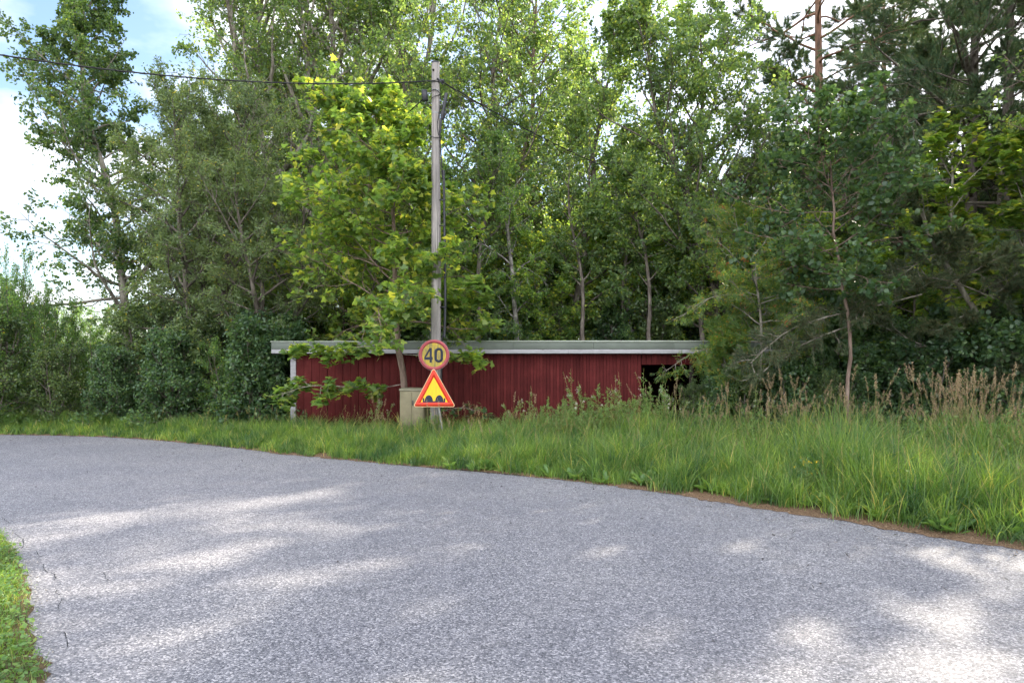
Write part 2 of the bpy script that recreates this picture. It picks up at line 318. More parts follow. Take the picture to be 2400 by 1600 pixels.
def make_pine(seed, name, trunk, r0, lm, bark, n1=26, t0=0.3, len1=3.4, n2=9, l2=0.5, tl=0.085, loc=(0, 0, 0), prof=None, elev=(0, 45), asym=None,
              dead=6, n3=8, nt_=8, up1=0.04):
    rng = np.random.default_rng(seed); root = empty(name, loc)
    tr = np.asarray(trunk, float); K = 14
    s_ = np.r_[0, np.cumsum(np.linalg.norm(np.diff(tr, axis=0), axis=1))]; u_ = np.linspace(0, s_[-1], K)
    TR = np.stack([np.interp(u_, s_, tr[:, j]) for j in range(3)], -1)[None]; u = np.linspace(0, 1, K)
    rr = (r0 * (1 - u) ** 0.75 + 0.03)[None]; rr[:, 0] *= 1.2
    wood = MB(); wood.tubes(TR, rr, 12)
    t1 = t0 + (0.98 - t0) * (np.arange(n1) + rng.uniform(0, 1, n1)) / n1; az = np.arange(n1) * 2.39996 + rng.uniform(-.5, .5, n1)
    st, _ = samp(TR, np.zeros(n1, int), t1); s = (t1 - t0) / (1 - t0)
    pf = prof(s) if prof else (1 - 0.75 * s ** 1.5)
    ln = len1 * pf * rng.uniform(.7, 1.15, n1); e = R(elev[0]) + R(elev[1] - elev[0]) * s + rng.normal(size=n1) * .15
    dr = np.stack([np.cos(az) * np.cos(e), np.sin(az) * np.cos(e), np.sin(e)], -1)
    if asym is not None: ln = ln * (1 + 0.6 * (dr[:, 0] * asym[0] + dr[:, 1] * asym[1]))
    C1 = curves(rng, st, dr, ln, 10, up1, 0.16)
    wood.tubes(C1, (.012 * ln + .006)[:, None] * (1 - 0.85 * np.linspace(0, 1, 10)[None]), 6)
    i2 = np.repeat(np.arange(n1), n2); t2 = 0.3 + 0.7 * (np.tile(np.arange(n2), n1) + rng.uniform(0, 1, n1 * n2)) / n2
    st, tg = samp(C1, i2, t2); pr = unit(np.cross(tg, rng.normal(size=tg.shape) * .35 + np.array([0, 0, 1.0])) * rng.choice([-1, 1], (len(i2), 1)))
    L2 = ln[i2] * l2 * (1.1 - .6 * t2) * rng.uniform(.6, 1.2, len(i2))
    C2 = curves(rng, st, unit(tg * .8 + pr * .8), L2, 6, 0.03, 0.16); wood.tubes(C2, np.linspace(1, .35, 6)[None] * (.005 + .006 * L2)[:, None], 4)
    i3 = np.repeat(np.arange(len(i2)), n3); t3 = .25 + .75 * (np.tile(np.arange(n3), len(i2)) + rng.uniform(0, 1, len(i3))) / n3
    st, tg = samp(C2, i3, t3); pr = unit(np.cross(tg, rng.normal(size=tg.shape)))
    L3 = np.maximum(L2[i3] * .3, .18) * rng.uniform(.6, 1.2, len(i3)); C3 = curves(rng, st, unit(tg * .8 + pr * .6), L3, 4, .06, .15)
    wood.tubes(C3, np.full((len(i3), 4), .004), 3)
    i4 = np.repeat(np.arange(len(i3)), nt_); t4 = rng.uniform(.25, 1.0, len(i4)); st, tg = samp(C3, i4, t4)
    y = unit(np.cross(tg, rng.normal(size=tg.shape))); rot = np.stack([tg, y, np.cross(tg, y)], -1)
    nd = MB(); nd.inst(T_tuft[0], T_tuft[1], st, rot, tl * 1.55 * rng.uniform(.75, 1.25, (len(st), 1)))
    if dead:                                          # bare dead limbs low on the trunk
        td = rng.uniform(max(0.12, t0 - .2), t0 + .15, dead); st, _ = samp(TR, np.zeros(dead, int), td); a = rng.uniform(0, 6.28, dead)
        C = curves(rng, st, np.stack([np.cos(a), np.sin(a), rng.uniform(-.2, .3, dead)], -1), rng.uniform(.6, 1.8, dead), 8, -.02, .22)
        wood.tubes(C, .018 * (1 - .8 * np.linspace(0, 1, 8))[None].repeat(dead, 0), 5)
        i = np.repeat(np.arange(dead), 5); st, tg = samp(C, i, rng.uniform(.3, .95, len(i)))
        C = curves(rng, st, unit(tg + rng.normal(size=tg.shape) * .7), rng.uniform(.2, .6, len(i)), 5, -.02, .25); wood.tubes(C, np.full((len(i), 5), .005), 4)
    wood.build('trunk', bark, root, smooth=True); nd.build('crown', lm, root)
    return root

# ------------------------------------------------------------------ ground, road, verge
def smooth_poly(pts, n, jit=0.0, seed=0):
    pts = np.asarray(pts, float); s = np.r_[0, np.cumsum(np.linalg.norm(np.diff(pts, axis=0), axis=1))]; u = np.linspace(0, s[-1], n)
    x = np.interp(u, s, pts[:, 0]); y = np.interp(u, s, pts[:, 1])
    k = max(3, n // 40) | 1; ker = np.ones(k) / k
    def sm(a): p = np.r_[np.full(k // 2, a[0]), a, np.full(k // 2, a[-1])]; return np.convolve(p, ker, 'valid')
    x, y = sm(x), sm(y); q = np.stack([x, y], -1)
    t = unit(np.gradient(q, axis=0)); nrm = np.stack([-t[:, 1], t[:, 0]], -1)
    if jit:
        r = np.random.default_rng(seed); g = np.zeros(n)
        for f_, a_ in ((7, .5), (19, .3), (53, .25), (140, .2), (520, .2), (1700, .16)): g += a_ * np.interp(np.arange(n), np.linspace(0, n, f_), r.normal(size=f_))
        q = q + nrm * (g * jit)[:, None]
    return q, nrm
FAR = [(-60, 19.5), (-30, 17.6), (-18, 16.7)] + [tuple(G(x, y)) for x, y in ((0, 1018), (235, 1022), (439, 1037), (612, 1056), (816, 1078), (1020, 1097), (1224, 1114), (1428, 1134), (1632, 1160), (1837, 1196), (2041, 1224), (2245, 1262), (2400, 1284))] + [(6.8, 4.0), (11, .6), (22, -7), (45, -20)]
NEAR = [(-60, 9.5), (-30, 8.9), (-14, 8.3), (-8, 7.9)] + [tuple(G(x, y)) for x, y in ((0, 1230), (17, 1273), (43, 1310), (52, 1380), (57, 1437), (66, 1509), (83, 1566))] + [(-1.9, 2.9), (-1.2, 1.5), (-.9, -1), (-.8, -12), (2, -40)]

m, Nd, Ln, b = newmat('asphalt'); setp(b, 0.72, 0.42)
c = Nd.new('ShaderNodeTexCoord')
vo = Nd.new('ShaderNodeTexVoronoi'); vo.inputs['Scale'].default_value = 95; Ln.new(c.outputs['Object'], vo.inputs['Vector'])
sp = Nd.new('ShaderNodeSeparateColor'); Ln.new(vo.outputs['Color'], sp.inputs[0])
r1 = ramp(Nd, [(0, (.075, .080, .095)), (.35, (.16, .165, .185)), (.75, (.25, .255, .28)), (1, (.46, .46, .48))]); Ln.new(sp.outputs[0], r1.inputs[0])
n2_ = noise(Nd, Ln, 230, 2, .6); r2 = ramp(Nd, [(.3, (.68, .68, .69)), (.7, (1.28, 1.28, 1.28))]); Ln.new(n2_.outputs[0], r2.inputs[0])
n3_ = noise(Nd, Ln, 0.55, 5, .6); r3 = ramp(Nd, [(.3, (.86, .87, .90)), (.7, (1.12, 1.11, 1.08))]); Ln.new(n3_.outputs[0], r3.inputs[0])
n4_ = noise(Nd, Ln, 9, 5, .7); r4 = ramp(Nd, [(.3, (.84, .84, .85)), (.7, (1.14, 1.14, 1.14))]); Ln.new(n4_.outputs[0], r4.inputs[0])
col = mixc(Nd, Ln, 1, mixc(Nd, Ln, 1, mixc(Nd, Ln, 1, r1.outputs[0], r2.outputs[0], 'MULTIPLY'), r3.outputs[0], 'MULTIPLY'), r4.outputs[0], 'MULTIPLY')
n5_ = noise(Nd, Ln, 0.22, 3, .5, stretch=(1.0, .35, 1)); r5 = ramp(Nd, [(.42, (.93, .93, .94)), (.5, (1.0, 1.0, 1.0)), (.6, (1.07, 1.06, 1.05))]); Ln.new(n5_.outputs[0], r5.inputs[0])
n6_ = noise(Nd, Ln, 2.6, 8, .78); r6 = ramp(Nd, [(.31, (.62, .62, .64)), (.37, (1, 1, 1)), (.75, (1.05, 1.05, 1.05))]); Ln.new(n6_.outputs[0], r6.inputs[0])
col = mixc(Nd, Ln, 1, mixc(Nd, Ln, 1, col, r5.outputs[0], 'MULTIPLY'), r6.outputs[0], 'MULTIPLY')
Ln.new(mixc(Nd, Ln, 1, col, (0.82, 0.80, 0.785), 'MULTIPLY'), b.inputs['Base Color'])
bump(Nd, Ln, b, vo.outputs['Distance'], 0.55, 0.006).invert = True
M['asphalt'] = m
m, Nd, Ln, b = newmat('soil'); setp(b, 0.95, 0.1)
n_ = noise(Nd, Ln, 6, 8, .7); r_ = ramp(Nd, [(.3, (.045, .032, .02)), (.55, (.10, .075, .045)), (.75, (.075, .085, .03))]); Ln.new(n_.outputs[0], r_.inputs[0]); Ln.new(r_.outputs[0], b.inputs['Base Color']); bump(Nd, Ln, b, n_.outputs[0], .6, .05)
M['soil'] = m
m, Nd, Ln, b = newmat('needle_litter'); setp(b, 0.95, 0.1)
n_ = noise(Nd, Ln, 60, 6, .75); r_ = ramp(Nd, [(.34, (.035, .025, .018)), (.48, (.12, .078, .048)), (.62, (.22, .145, .09)), (.75, (.30, .24, .18))]); Ln.new(n_.outputs[0], r_.inputs[0]); Ln.new(r_.outputs[0], b.inputs['Base Color']); bump(Nd, Ln, b, n_.outputs[0], .7, .01)
M['litter'] = m

g = MB(); xs = np.linspace(-1, 1, 61); xs = np.sign(xs) * np.abs(xs) ** 2.2 * 700
X, Yg = np.meshgrid(xs, xs + 20); rr = np.random.default_rng(1)
Z = np.where((np.abs(X) > 60) | (Yg > 80), rr.uniform(0, 1, X.shape) * .8, 0) - 0.03
idx = np.arange(61 * 61).reshape(61, 61)
g.add(np.stack([X, Yg, Z], -1), np.stack([idx[:-1, :-1], idx[:-1, 1:], idx[1:, 1:], idx[1:, :-1]], -1).reshape(-1, 4))
tag(g.build('ground', M['soil']), 'soil ground under the grass and trees', kind='structure')

nE = 2600
far, fn = smooth_poly(FAR, nE, 0.035, 3); near, nn = smooth_poly(NEAR, nE, 0.03, 4)
rd = MB(); K = 12
t = np.linspace(0, 1, K)[None, :, None]; q = near[:, None] * (1 - t) + far[:, None] * t
idx = np.arange(nE * K).reshape(nE, K); v = np.concatenate([q, np.zeros((nE, K, 1))], -1)
rd.add(v, np.stack([idx[:-1, :-1], idx[1:, :-1], idx[1:, 1:], idx[:-1, 1:]], -1).reshape(-1, 4))
road = tag(rd.build('road', M['asphalt']), 'worn grey asphalt road curving past the shed', kind='structure')
# litter strip on the road's edge, widening to the right
farw, fnw = smooth_poly(FAR, nE); 
rs = np.random.default_rng(8)
jn = lambda f_, a_: a_ * np.interp(np.arange(nE), np.linspace(0, nE, f_), rs.normal(size=f_))
wid = np.maximum(np.interp(farw[:, 0], [-20, -8, -2, 4, 12], [-.02, .0, .05, .12, .14]) + jn(60, .05) + jn(160, .035) + jn(500, .03) + jn(1900, .025), -.2)
inn = farw - fnw * wid[:, None] * 1.0; out = farw + fnw * 0.5
st_ = MB(); v = np.concatenate([np.concatenate([inn[:, None], farw[:, None], out[:, None]], 1), np.array([[[.004], [.014], [.03]]]).repeat(nE, 0)], -1)
idx = np.arange(nE * 3).reshape(nE, 3); st_.add(v, np.stack([idx[:-1, :-1], idx[1:, :-1], idx[1:, 1:], idx[:-1, 1:]], -1).reshape(-1, 4))
tag(st_.build('verge_soil', M['litter']), 'brown strip of pine needles and soil along the road edge', kind='structure')
# turf under the far verge and near corner
m_ = MB(); outb = farw + fnw * 5.5
v = np.concatenate([np.concatenate([(farw + fnw * .3)[:, None], (farw + fnw * 1.5)[:, None], outb[:, None]], 1), np.array([[[.025], [.06], [.0]]]).repeat(nE, 0)], -1)
m_.add(v, np.stack([idx[:-1, :-1], idx[1:, :-1], idx[1:, 1:], idx[:-1, 1:]], -1).reshape(-1, 4))
tag(m_.build('verge_ground', M['soil']), 'soil under the verge grass', kind='structure')
# turf under the near corner
rn_ = np.random.default_rng(31); edge_j = .018 * np.interp(np.arange(nE), np.linspace(0, nE, 1500), rn_.normal(size=1500))
m_ = MB(); v = np.concatenate([np.concatenate([(near + nn * (.02 + edge_j)[:, None])[:, None], (near - nn * .25)[:, None], (near - nn * 3)[:, None]], 1), np.array([[[.003], [.02], [.03]]]).repeat(nE, 0)], -1)
m_.add(v, np.stack([idx[:-1, :-1], idx[1:, :-1], idx[1:, 1:], idx[:-1, 1:]], -1).reshape(-1, 4)[:, ::-1])
tag(m_.build('corner_ground', M['soil']), 'soil under the grass at the near road edge', kind='structure')
# loose needles
nn_ = 60000; i = rs.integers(0, nE, nn_); ok = (farw[i, 0] > -14) & (farw[i, 0] < 9); i = i[ok]; nn_ = len(i)
i2_ = rs.uniform(0, 1, nn_); dd = -(np.maximum(wid[i], .02) + .08) * rs.exponential(.8, nn_) + .14
p2 = farw[i] + fnw[i] * dd[:, None] + rs.normal(size=(nn_, 2)) * .03
a = rs.uniform(0, 6.28, nn_); rot = np.zeros((nn_, 3, 3)); rot[:, 0, 0] = np.cos(a); rot[:, 1, 0] = np.sin(a); rot[:, 0, 1] = -np.sin(a); rot[:, 1, 1] = np.cos(a); rot[:, 2, 2] = 1
nl_ = MB(); nl_.inst(np.array([[-1, -.035, 0], [0, .06, .12], [1, -.035, 0], [0, -.06, .12]]), [[0, 3, 2, 1]], np.c_[p2, np.full(nn_, .012) + rs.uniform(0, .01, nn_)], rot, rs.uniform(.018, .04, (nn_, 1)))
tag(nl_.build('pine_needle_litter', M['plume']), 'fallen brown pine needles scattered along the road edge', 'needle litter', kind='stuff')
# cracks in the asphalt, part of the road
m, Nd, Ln, b = newmat('crack'); setp(b, .9, .1); b.inputs['Base Color'].default_value = (.03, .032, .035, 1); M['crack'] = m
ck = MB()
for line in ([(5, 1212), (14, 1221), (30, 1229)], [(35, 1250), (45, 1257), (55, 1264), (56, 1276), (54, 1283), (35, 1286)], [(84, 1290), (90, 1300), (102, 1307)], [(88, 1323), (101, 1323), (104, 1335), (112, 1341), (128, 1345), (130, 1354), (126, 1363)],
             [(133, 1382), (131, 1388), (137, 1393), (152, 1393)], [(146, 1400), (142, 1410), (135, 1420), (140, 1430)], [(243, 1340), (247, 1356), (264, 1362)], [(63, 1530), (80, 1548), (92, 1560)], [(150, 1480), (158, 1500), (156, 1530)]):
    r_ = random.Random(str(line)); pts = []
    for (x0, y0), (x1, y1) in zip(line, line[1:]):
        for k in range(4): pts.append((x0 + (x1 - x0) * k / 4 + r_.uniform(-1.3, 1.3), y0 + (y1 - y0) * k / 4 + r_.uniform(-1.3, 1.3)))
    q = np.array([G(*p) for p in pts]); tq = unit(np.gradient(q, axis=0)); nq = np.stack([-tq[:, 1], tq[:, 0]], -1)
    ww = np.array([r_.uniform(.0008, .0032) for _ in q])[:, None]; ww[0] = ww[-1] = .0008
    n_ = len(q); v = np.vstack([np.c_[q - nq * ww, np.full(n_, .003)], np.c_[q + nq * ww, np.full(n_, .003)]])
    ck.add(v, [[k, k + 1, n_ + k + 1, n_ + k] for k in range(n_ - 1)])
ck.build('crack', M['crack'], road)

# ------------------------------------------------------------------ shed
YS = 16.8; pxm = F / YS
def sx(px): return (px - 1200) / pxm
def boardmat(name, c):
    m, Nd, Ln, b = newmat(name); setp(b, .85, .12)
    g_ = Nd.new('ShaderNodeNewGeometry'); rr_ = ramp(Nd, [(0, (.80, .78, .78)), (1, (1.18, 1.2, 1.2))]); Ln.new(g_.outputs['Random Per Island'], rr_.inputs[0])
    n_ = noise(Nd, Ln, 5, 6, .65, stretch=(6, 6, .5)); r_ = ramp(Nd, [(.3, tuple(x * .78 for x in c)), (.7, tuple(x * 1.15 for x in c))]); Ln.new(n_.outputs[0], r_.inputs[0])
    w_ = noise(Nd, Ln, 1.1, 7, .7); wr = ramp(Nd, [(.35, (.72, .74, .74)), (.55, (1, 1, 1)), (.72, (1.25, 1.45, 1.4))]); Ln.new(w_.outputs[0], wr.inputs[0])
    Ln.new(mixc(Nd, Ln, 1, mixc(Nd, Ln, 1, r_.outputs[0], rr_.outputs[0], 'MULTIPLY'), wr.outputs[0], 'MULTIPLY'), b.inputs['Base Color']); bump(Nd, Ln, b, n_.outputs[0], .3, .004); return m
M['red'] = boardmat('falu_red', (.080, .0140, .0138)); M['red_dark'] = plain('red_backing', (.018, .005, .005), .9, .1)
m, Nd, Ln, b = newmat('weathered_white'); setp(b, .7, .2)
n_ = noise(Nd, Ln, 4, 8, .75, stretch=(1, 1, 5)); r_ = ramp(Nd, [(.32, (.08, .075, .07)), (.41, (.26, .26, .265)), (.7, (.37, .375, .40))]); Ln.new(n_.outputs[0], r_.inputs[0]); Ln.new(r_.outputs[0], b.inputs['Base Color']); M['white'] = m
M['green_metal'] = plain('green_grey_sheet', (.10, .12, .10), .55, .35, 0, .14, 2.5); M['green_edge'] = plain('pale_roof_edge', (.30, .34, .28), .5, .35, 0, .12, 3)
M['felt'] = plain('roof_felt', (.06, .065, .06), .95, .1)
M['dark_wood'] = plain('dark_wood', (.035, .028, .024), .9, .1)
shed = empty('shed', (sx(682), YS, 0)); tag(shed, 'long low red board shed with flat roof, white fascia and an open carport end', 'shed')
X0, X1, X2 = sx(682), sx(1503), sx(1865); ZW = 1.96; DP = 3.6
def sh(mb, name, mat, parent=shed, bev=0):
    o = mb.build(name, mat, parent); o.location = (-shed.location.x, -shed.location.y, 0)
    if parent is not shed: o.location = (0, 0, 0)
    if bev: bevel(o, bev)
    return o
wall = MB(); x = X0 + .14; rb = random.Random(5)
while x < X1 - .02:
    wide = x < sx(1095)
    wd = (.192 if wide and x < sx(940) else .13 if wide else rb.choice([.082, .088, .078])); x1 = min(x + wd - (.007 if wide else .005), X1)
    dz = rb.uniform(-.012, .012); off = rb.uniform(0, .006) + (.012 if rb.random() < .3 else 0)
    wall.box((x, YS - .024 - off, .10 + dz), (x1, YS - .001, ZW - .03)); x += wd
sh(wall, 'board_wall', M['red'], bev=.0025)
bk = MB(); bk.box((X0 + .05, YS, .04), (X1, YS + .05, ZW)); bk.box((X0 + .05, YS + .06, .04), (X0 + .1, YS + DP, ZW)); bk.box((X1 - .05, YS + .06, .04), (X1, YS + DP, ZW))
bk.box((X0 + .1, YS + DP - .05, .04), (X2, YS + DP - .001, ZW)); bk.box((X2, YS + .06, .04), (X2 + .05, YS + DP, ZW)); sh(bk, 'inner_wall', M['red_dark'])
pn = MB(); x = X1 + .008
while x < X2:
    pn.box((x, YS - .022, 1.66), (x + .118, YS, ZW - .03)); x += .125
sh(pn, 'header_boards', M['red'], bev=.002)
cp = MB(); cp.box((X0, YS - .045, 0), (X0 + .132, YS + .06, ZW)); sh(cp, 'corner_board', M['white'], bev=.004)
po = MB()
for xx in (X1 + 1.2, X1 + 2.5):
    po = MB(); po.box((xx, YS + .01, 0), (xx + .1, YS + .11, ZW)); sh(po, 'carport_post', M['dark_wood'])
XL, XR = sx(645), X2 + .35; YF = YS - .28; k_ = (YS - .28) / YS
zt = lambda py: H + (HY - py) / F * YF
fa = MB(); x = XL; rb = random.Random(2)
while x < XR - .1:
    x1 = min(x + rb.choice([2.4, 3.0, 3.6]), XR); fa.box((x + .002, YF + .004, zt(828)), (x1 - .002, YF + .03, zt(818.5))); x = x1
sh(fa, 'white_fascia', M['white'], bev=.003)
ge = MB(); x = XL
while x < XR - .1:
    x1 = min(x + 1.95, XR); ge.box((x + .0015, YF - .004, zt(818.0)), (x1 - .0015, YF + .03, zt(801.5))); x = x1
sh(ge, 'metal_fascia', M['green_metal'], bev=.003)
ed = MB(); ed.box((XL - .02, YF - .02, zt(801.4)), (sx(1085), YF + .10, zt(799))); ed.box((sx(1085) + .002, YF - .02, zt(801.4)), (XR, YF + .10, zt(798))); sh(ed, 'roof_edge', M['green_edge'])
rf = MB(); rf.box((XL, YF + .035, ZW + .03), (XR, YS + DP + .2, ZW + .20)); sh(rf, 'roof', M['felt'])
sf = MB(); sf.box((XL, YF + .032, ZW + .002), (XR, YS + DP + .2, ZW + .026)); sh(sf, 'soffit', M['dark_wood'])

# ------------------------------------------------------------------ utility pole
YP = 15.0; ppm = F / YP
m, Nd, Ln, b = newmat('weathered_pole'); setp(b, .9, .15)
n_ = noise(Nd, Ln, 30, 7, .7, stretch=(1.2, 1.2, .035)); r_ = ramp(Nd, [(.30, (.055, .052, .05)), (.42, (.17, .162, .155)), (.6, (.31, .295, .28)), (.75, (.42, .40, .39))]); Ln.new(n_.outputs[0], r_.inputs[0])
nb_ = noise(Nd, Ln, 1.2, 4, .6); rb_ = ramp(Nd, [(.3, (.82, .82, .84)), (.7, (1.15, 1.12, 1.08))]); Ln.new(nb_.outputs[0], rb_.inputs[0])
Ln.new(mixc(Nd, Ln, 1, r_.outputs[0], rb_.outputs[0], 'MULTIPLY'), b.inputs['Base Color']); bump(Nd, Ln, b, n_.outputs[0], .7, .012); M['pole'] = m
M['black'] = plain('black_plastic', (.022, .024, .03), .5, .4, 0, .3); M['cable'] = plain('black_cable', (.02, .02, .022), .6, .3, 0, .2); M['steel'] = plain('galvanised_steel', (.20, .21, .21), .45, .5, .6, .15)
px0 = (1021 - 1200) / ppm
pole = tag(empty('utility_pole', (px0, YP, 0)), 'tall weathered grey wooden utility pole behind the road signs', 'utility pole')
zp = lambda py: H + (HY - py) / F * YP
mb = MB(); K = 24; zz = np.linspace(-.1, zp(150), K)
mb.tubes(np.stack([np.interp(zz, [0, 4, 8.3], [0, .012, 0.0]), np.zeros(K), zz], -1), np.interp(zz, [0, 8.3], [.121, .088]), 28, cap=True); mb.build('shaft', M['pole'], pole, smooth=True)
mb = MB(); mb.tubes(np.array([[0, 0, zp(150) + .001], [0, 0, zp(146.5)]]), [.093, .093], 24, cap=True); mb.build('cap', M['black'], pole)
def rel(px, py, dy=0.0): return np.array([(px - 1021) / ppm, dy, zp(py)])
def bez(pts, n=20):
    pts = np.array(pts, float); u = np.linspace(0, len(pts) - 1, n); out = np.zeros((n, 3))
    k = np.clip(u.astype(int), 0, len(pts) - 2); f_ = (u - k)[:, None]
    p0 = pts[np.maximum(k - 1, 0)]; p1 = pts[k]; p2 = pts[k + 1]; p3 = pts[np.minimum(k + 2, len(pts) - 1)]
    return .5 * ((2 * p1) + (-p0 + p2) * f_ + (2 * p0 - 5 * p1 + 4 * p2 - p3) * f_ ** 2 + (-p0 + 3 * p1 - 3 * p2 + p3) * f_ ** 3)
def cable(pts, r, name, parent, mat, n=24, sides=8):
    q = bez(pts, n); mb = MB(); mb.tubes(q, np.full(n, r), sides, cap=True); return mb.build(name, mat, parent, smooth=True)
# conduit down the pole's right side, thin cable above it
cable([rel(1040, 400, -.03), rel(1041, 460, -.03), rel(1043, 600, -.03), rel(1044, 700, -.03), rel(1042, 790, -.03)], .028, 'conduit', pole, M['black'])
cable([rel(1031, 310, -.06), rel(1033, 340, -.06), rel(1037, 420, -.05)], .014, 'cable', pole, M['cable'])
cable([rel(1042, 780, -.03), rel(1036, 800, -.04), rel(1035, 900, -.05), rel(1034, 1020, -.05)], .014, 'cable', pole, M['cable'])
cable([rel(1029, 320, -.07), rel(1026, 295, -.08), rel(1033, 250, -.06), rel(1032, 225, -.09), rel(1022, 215, -.11), rel(1012, 217, -.10)], .009, 'cable', pole, M['cable'])
cable([rel(1012, 236, -.10), rel(1020, 231, -.12), rel(1030, 226, -.08), rel(1034, 222, -.05)], .008, 'cable', pole, M['cable'])
cable([rel(1005, 292, -.02), rel(1003, 310, -.06), rel(1008, 321, -.10), rel(1020, 327, -.13), rel(1033, 325, -.08)], .008, 'cable', pole, M['cable'])
for nm, a_, b_, r_ in (('splice_closure', rel(1047, 222, -.08), rel(1037, 283, -.08), .038), ('cable_bundle', rel(1037, 262, -.08), rel(1032, 316, -.06), .024), ('junction_box', rel(995.5, 216, -.10), rel(998.5, 241, -.10), .062)):
    mb = MB(); q = np.array([a_, a_ * .97 + b_ * .03, a_ * .03 + b_ * .97, b_]); mb.tubes(q, [r_ * .8, r_, r_, r_ * .8], 16, cap=True); mb.build(nm, M['black'], pole, smooth=False)
mb = MB(); mb.tubes(np.array([rel(996, 222, -.06), rel(1012, 220, -.05)]), [.012, .012], 8, cap=True); mb.build('bracket', M['steel'], pole); mb = MB()
mb.tubes(np.array([rel(1031, 250, -.07), rel(1045, 245, -.08)]), [.01, .01], 8, cap=True); mb.build('bracket', M['steel'], pole)
for py_ in (195, 214, 267):
    mb = MB(); rr_ = np.interp(zp(py_), [0, 8.3], [.121, .088]) + .004; mb.tubes(np.array([[0, 0, zp(py_) - .012], [0, 0, zp(py_) + .012]]), [rr_, rr_], 24, cap=False); mb.build('band', M['cable' if py_ == 195 else 'steel'], pole)
for py_ in (470, 530, 590, 650, 720):
    mb = MB(); mb.box((.085, -.065, zp(py_) - .012), (.235, -.045, zp(py_) + .012)); mb.build('clip', M['black'], pole)
mb = MB(); mb.tubes(np.array([rel(1017, 168, -.075), rel(1016, 168.5, -.115)]), [.028, .014], 10, cap=True); mb.build('knot', M['dark_wood'], pole)
mb = MB(); mb.tubes(np.array([rel(1033, 190, -.03), rel(1041, 192, -.05)]), [.03, .03], 10, cap=True); mb.tubes(np.array([rel(1026, 188, -.1), rel(1040, 201, -.06)]), [.02, .02], 10, cap=True); mb.build('cable_clamp', M['black'], pole)

def wire(a, bb, sag, r, name, label, n=60, twist=0.0):
    a = np.array(a); bb = np.array(bb); t = np.linspace(0, 1, n)[:, None]; q = a * (1 - t) + bb * t; q[:, 2] -= (4 * sag * t * (1 - t))[:, 0]
    mb = MB(); mb.tubes(q, np.full(n, r), 8)
    if twist:
        ph = t[:, 0] * n * 1.3; off = np.stack([np.cos(ph), np.sin(ph), np.cos(ph)], -1) * r * .9; mb.tubes(q + off, np.full(n, r * .6), 5)
    return tag(mb.build(name, M['cable'], None, smooth=True), label, 'overhead cable', 'overhead cables at the utility pole')
w0 = np.array([px0, YP - .11, zp(194)])
wire(w0, P(-220, 92, 10.5), .30, .013, 'overhead_cable', 'thick black cable running from the pole top to the upper left', 140, 1)
wire(w0 + np.array([.15, 0, -.02]), P(1560, 440, 24), .25, .012, 'overhead_cable', 'black cable sloping down from the pole into the trees at right', 80, 1)
wire(w0 + np.array([.12, .05, .02]), P(1300, 340, 19), .12, .008, 'overhead_cable', 'thin pale wire beside the cable sloping right from the pole', 50)
wire(P(990, 234, YP - .1), P(868, 340, 20), .02, .013, 'overhead_cable', 'short black cable dropping left from the junction box on the pole', 40)

# ------------------------------------------------------------------ road signs on their own post, in front of the pole
YG = 14.55; gpm = F / YG
def gp(px, py, dy=0.0): return np.array([(px - 1017) / gpm, dy, H + (HY - py) / F * YG])
sign = tag(empty('road_sign', ((1017 - 1200) / gpm, YG, 0)), 'round 40 speed sign above a yellow triangular bump warning, on one post before the pole', 'road sign')
def signmat(name, c, var, grime, lo=.30, hi=.62, spec=.35):
    m, Nd, Ln, b = newmat(name); setp(b, .45, spec)
    n_ = noise(Nd, Ln, 5, 7, .7, stretch=(3, 1, .8)); r_ = ramp(Nd, [(lo, grime), (hi, c)]); Ln.new(n_.outputs[0], r_.inputs[0]); Ln.new(r_.outputs[0], b.inputs['Base Color']); return m
M['s_pink'] = signmat('faded_red', (.33, .050, .062), 0, (.21, .055, .06)); M['s_dirty_yellow'] = signmat('dirty_yellow', (.42, .30, .022), 0, (.16, .14, .055), .38, .60)
M['s_red'] = signmat('sign_red', (.56, .028, .008), 0, (.40, .04, .02)); M['s_yellow'] = signmat('sign_yellow', (.78, .46, .008), 0, (.58, .34, .02)); M['s_cream'] = signmat('sign_edge', (.75, .50, .25), 0, (.60, .38, .20))
M['s_navy'] = plain('sign_navy', (.012, .017, .035), .5, .3)
def plate(outline, y0, y1, name, mat, parent, hole=None):
    """outline list of (x,z); hole: an equal-length inner outline gives a ring"""
    mb = MB(); o = np.array(outline, float); n_ = len(o)
    fr = lambda q, y: np.stack([q[:, 0], np.full(len(q), y), q[:, 1]], -1)
    if hole is None:
        c_ = o.mean(0)[None]
        mb.add(np.vstack([fr(o, y0), fr(o, y1), fr(c_, y0), fr(c_, y1)]), [[i, (i + 1) % n_, 2 * n_] for i in range(n_)] + [[n_ + (i + 1) % n_, n_ + i, 2 * n_ + 1] for i in range(n_)])
        mb.add(np.vstack([fr(o, y0), fr(o, y1)]), [[i, n_ + i, n_ + (i + 1) % n_, (i + 1) % n_] for i in range(n_)])
    else:
        h = np.array(hole, float); A = np.vstack([fr(o, y0), fr(h, y0), fr(o, y1), fr(h, y1)])
        q = []
        for i in range(n_):
            j = (i + 1) % n_; q += [[i, j, n_ + j, n_ + i], [2 * n_ + j, 2 * n_ + i, 3 * n_ + i, 3 * n_ + j], [i, 2 * n_ + i, 2 * n_ + j, j], [n_ + j, 3 * n_ + j, 3 * n_ + i, n_ + i]]
        mb.add(A, q)
    return mb.build(name, mat, parent)
cc = gp(1017.3, 831.5); cx, cz = cc[0], cc[2]; RO = .332
circ = lambda r_, n_=64, sx_=1: [(cx + r_ * math.cos(2 * math.pi * i / n_) * sx_, cz + r_ * math.sin(2 * math.pi * i / n_)) for i in range(n_)]
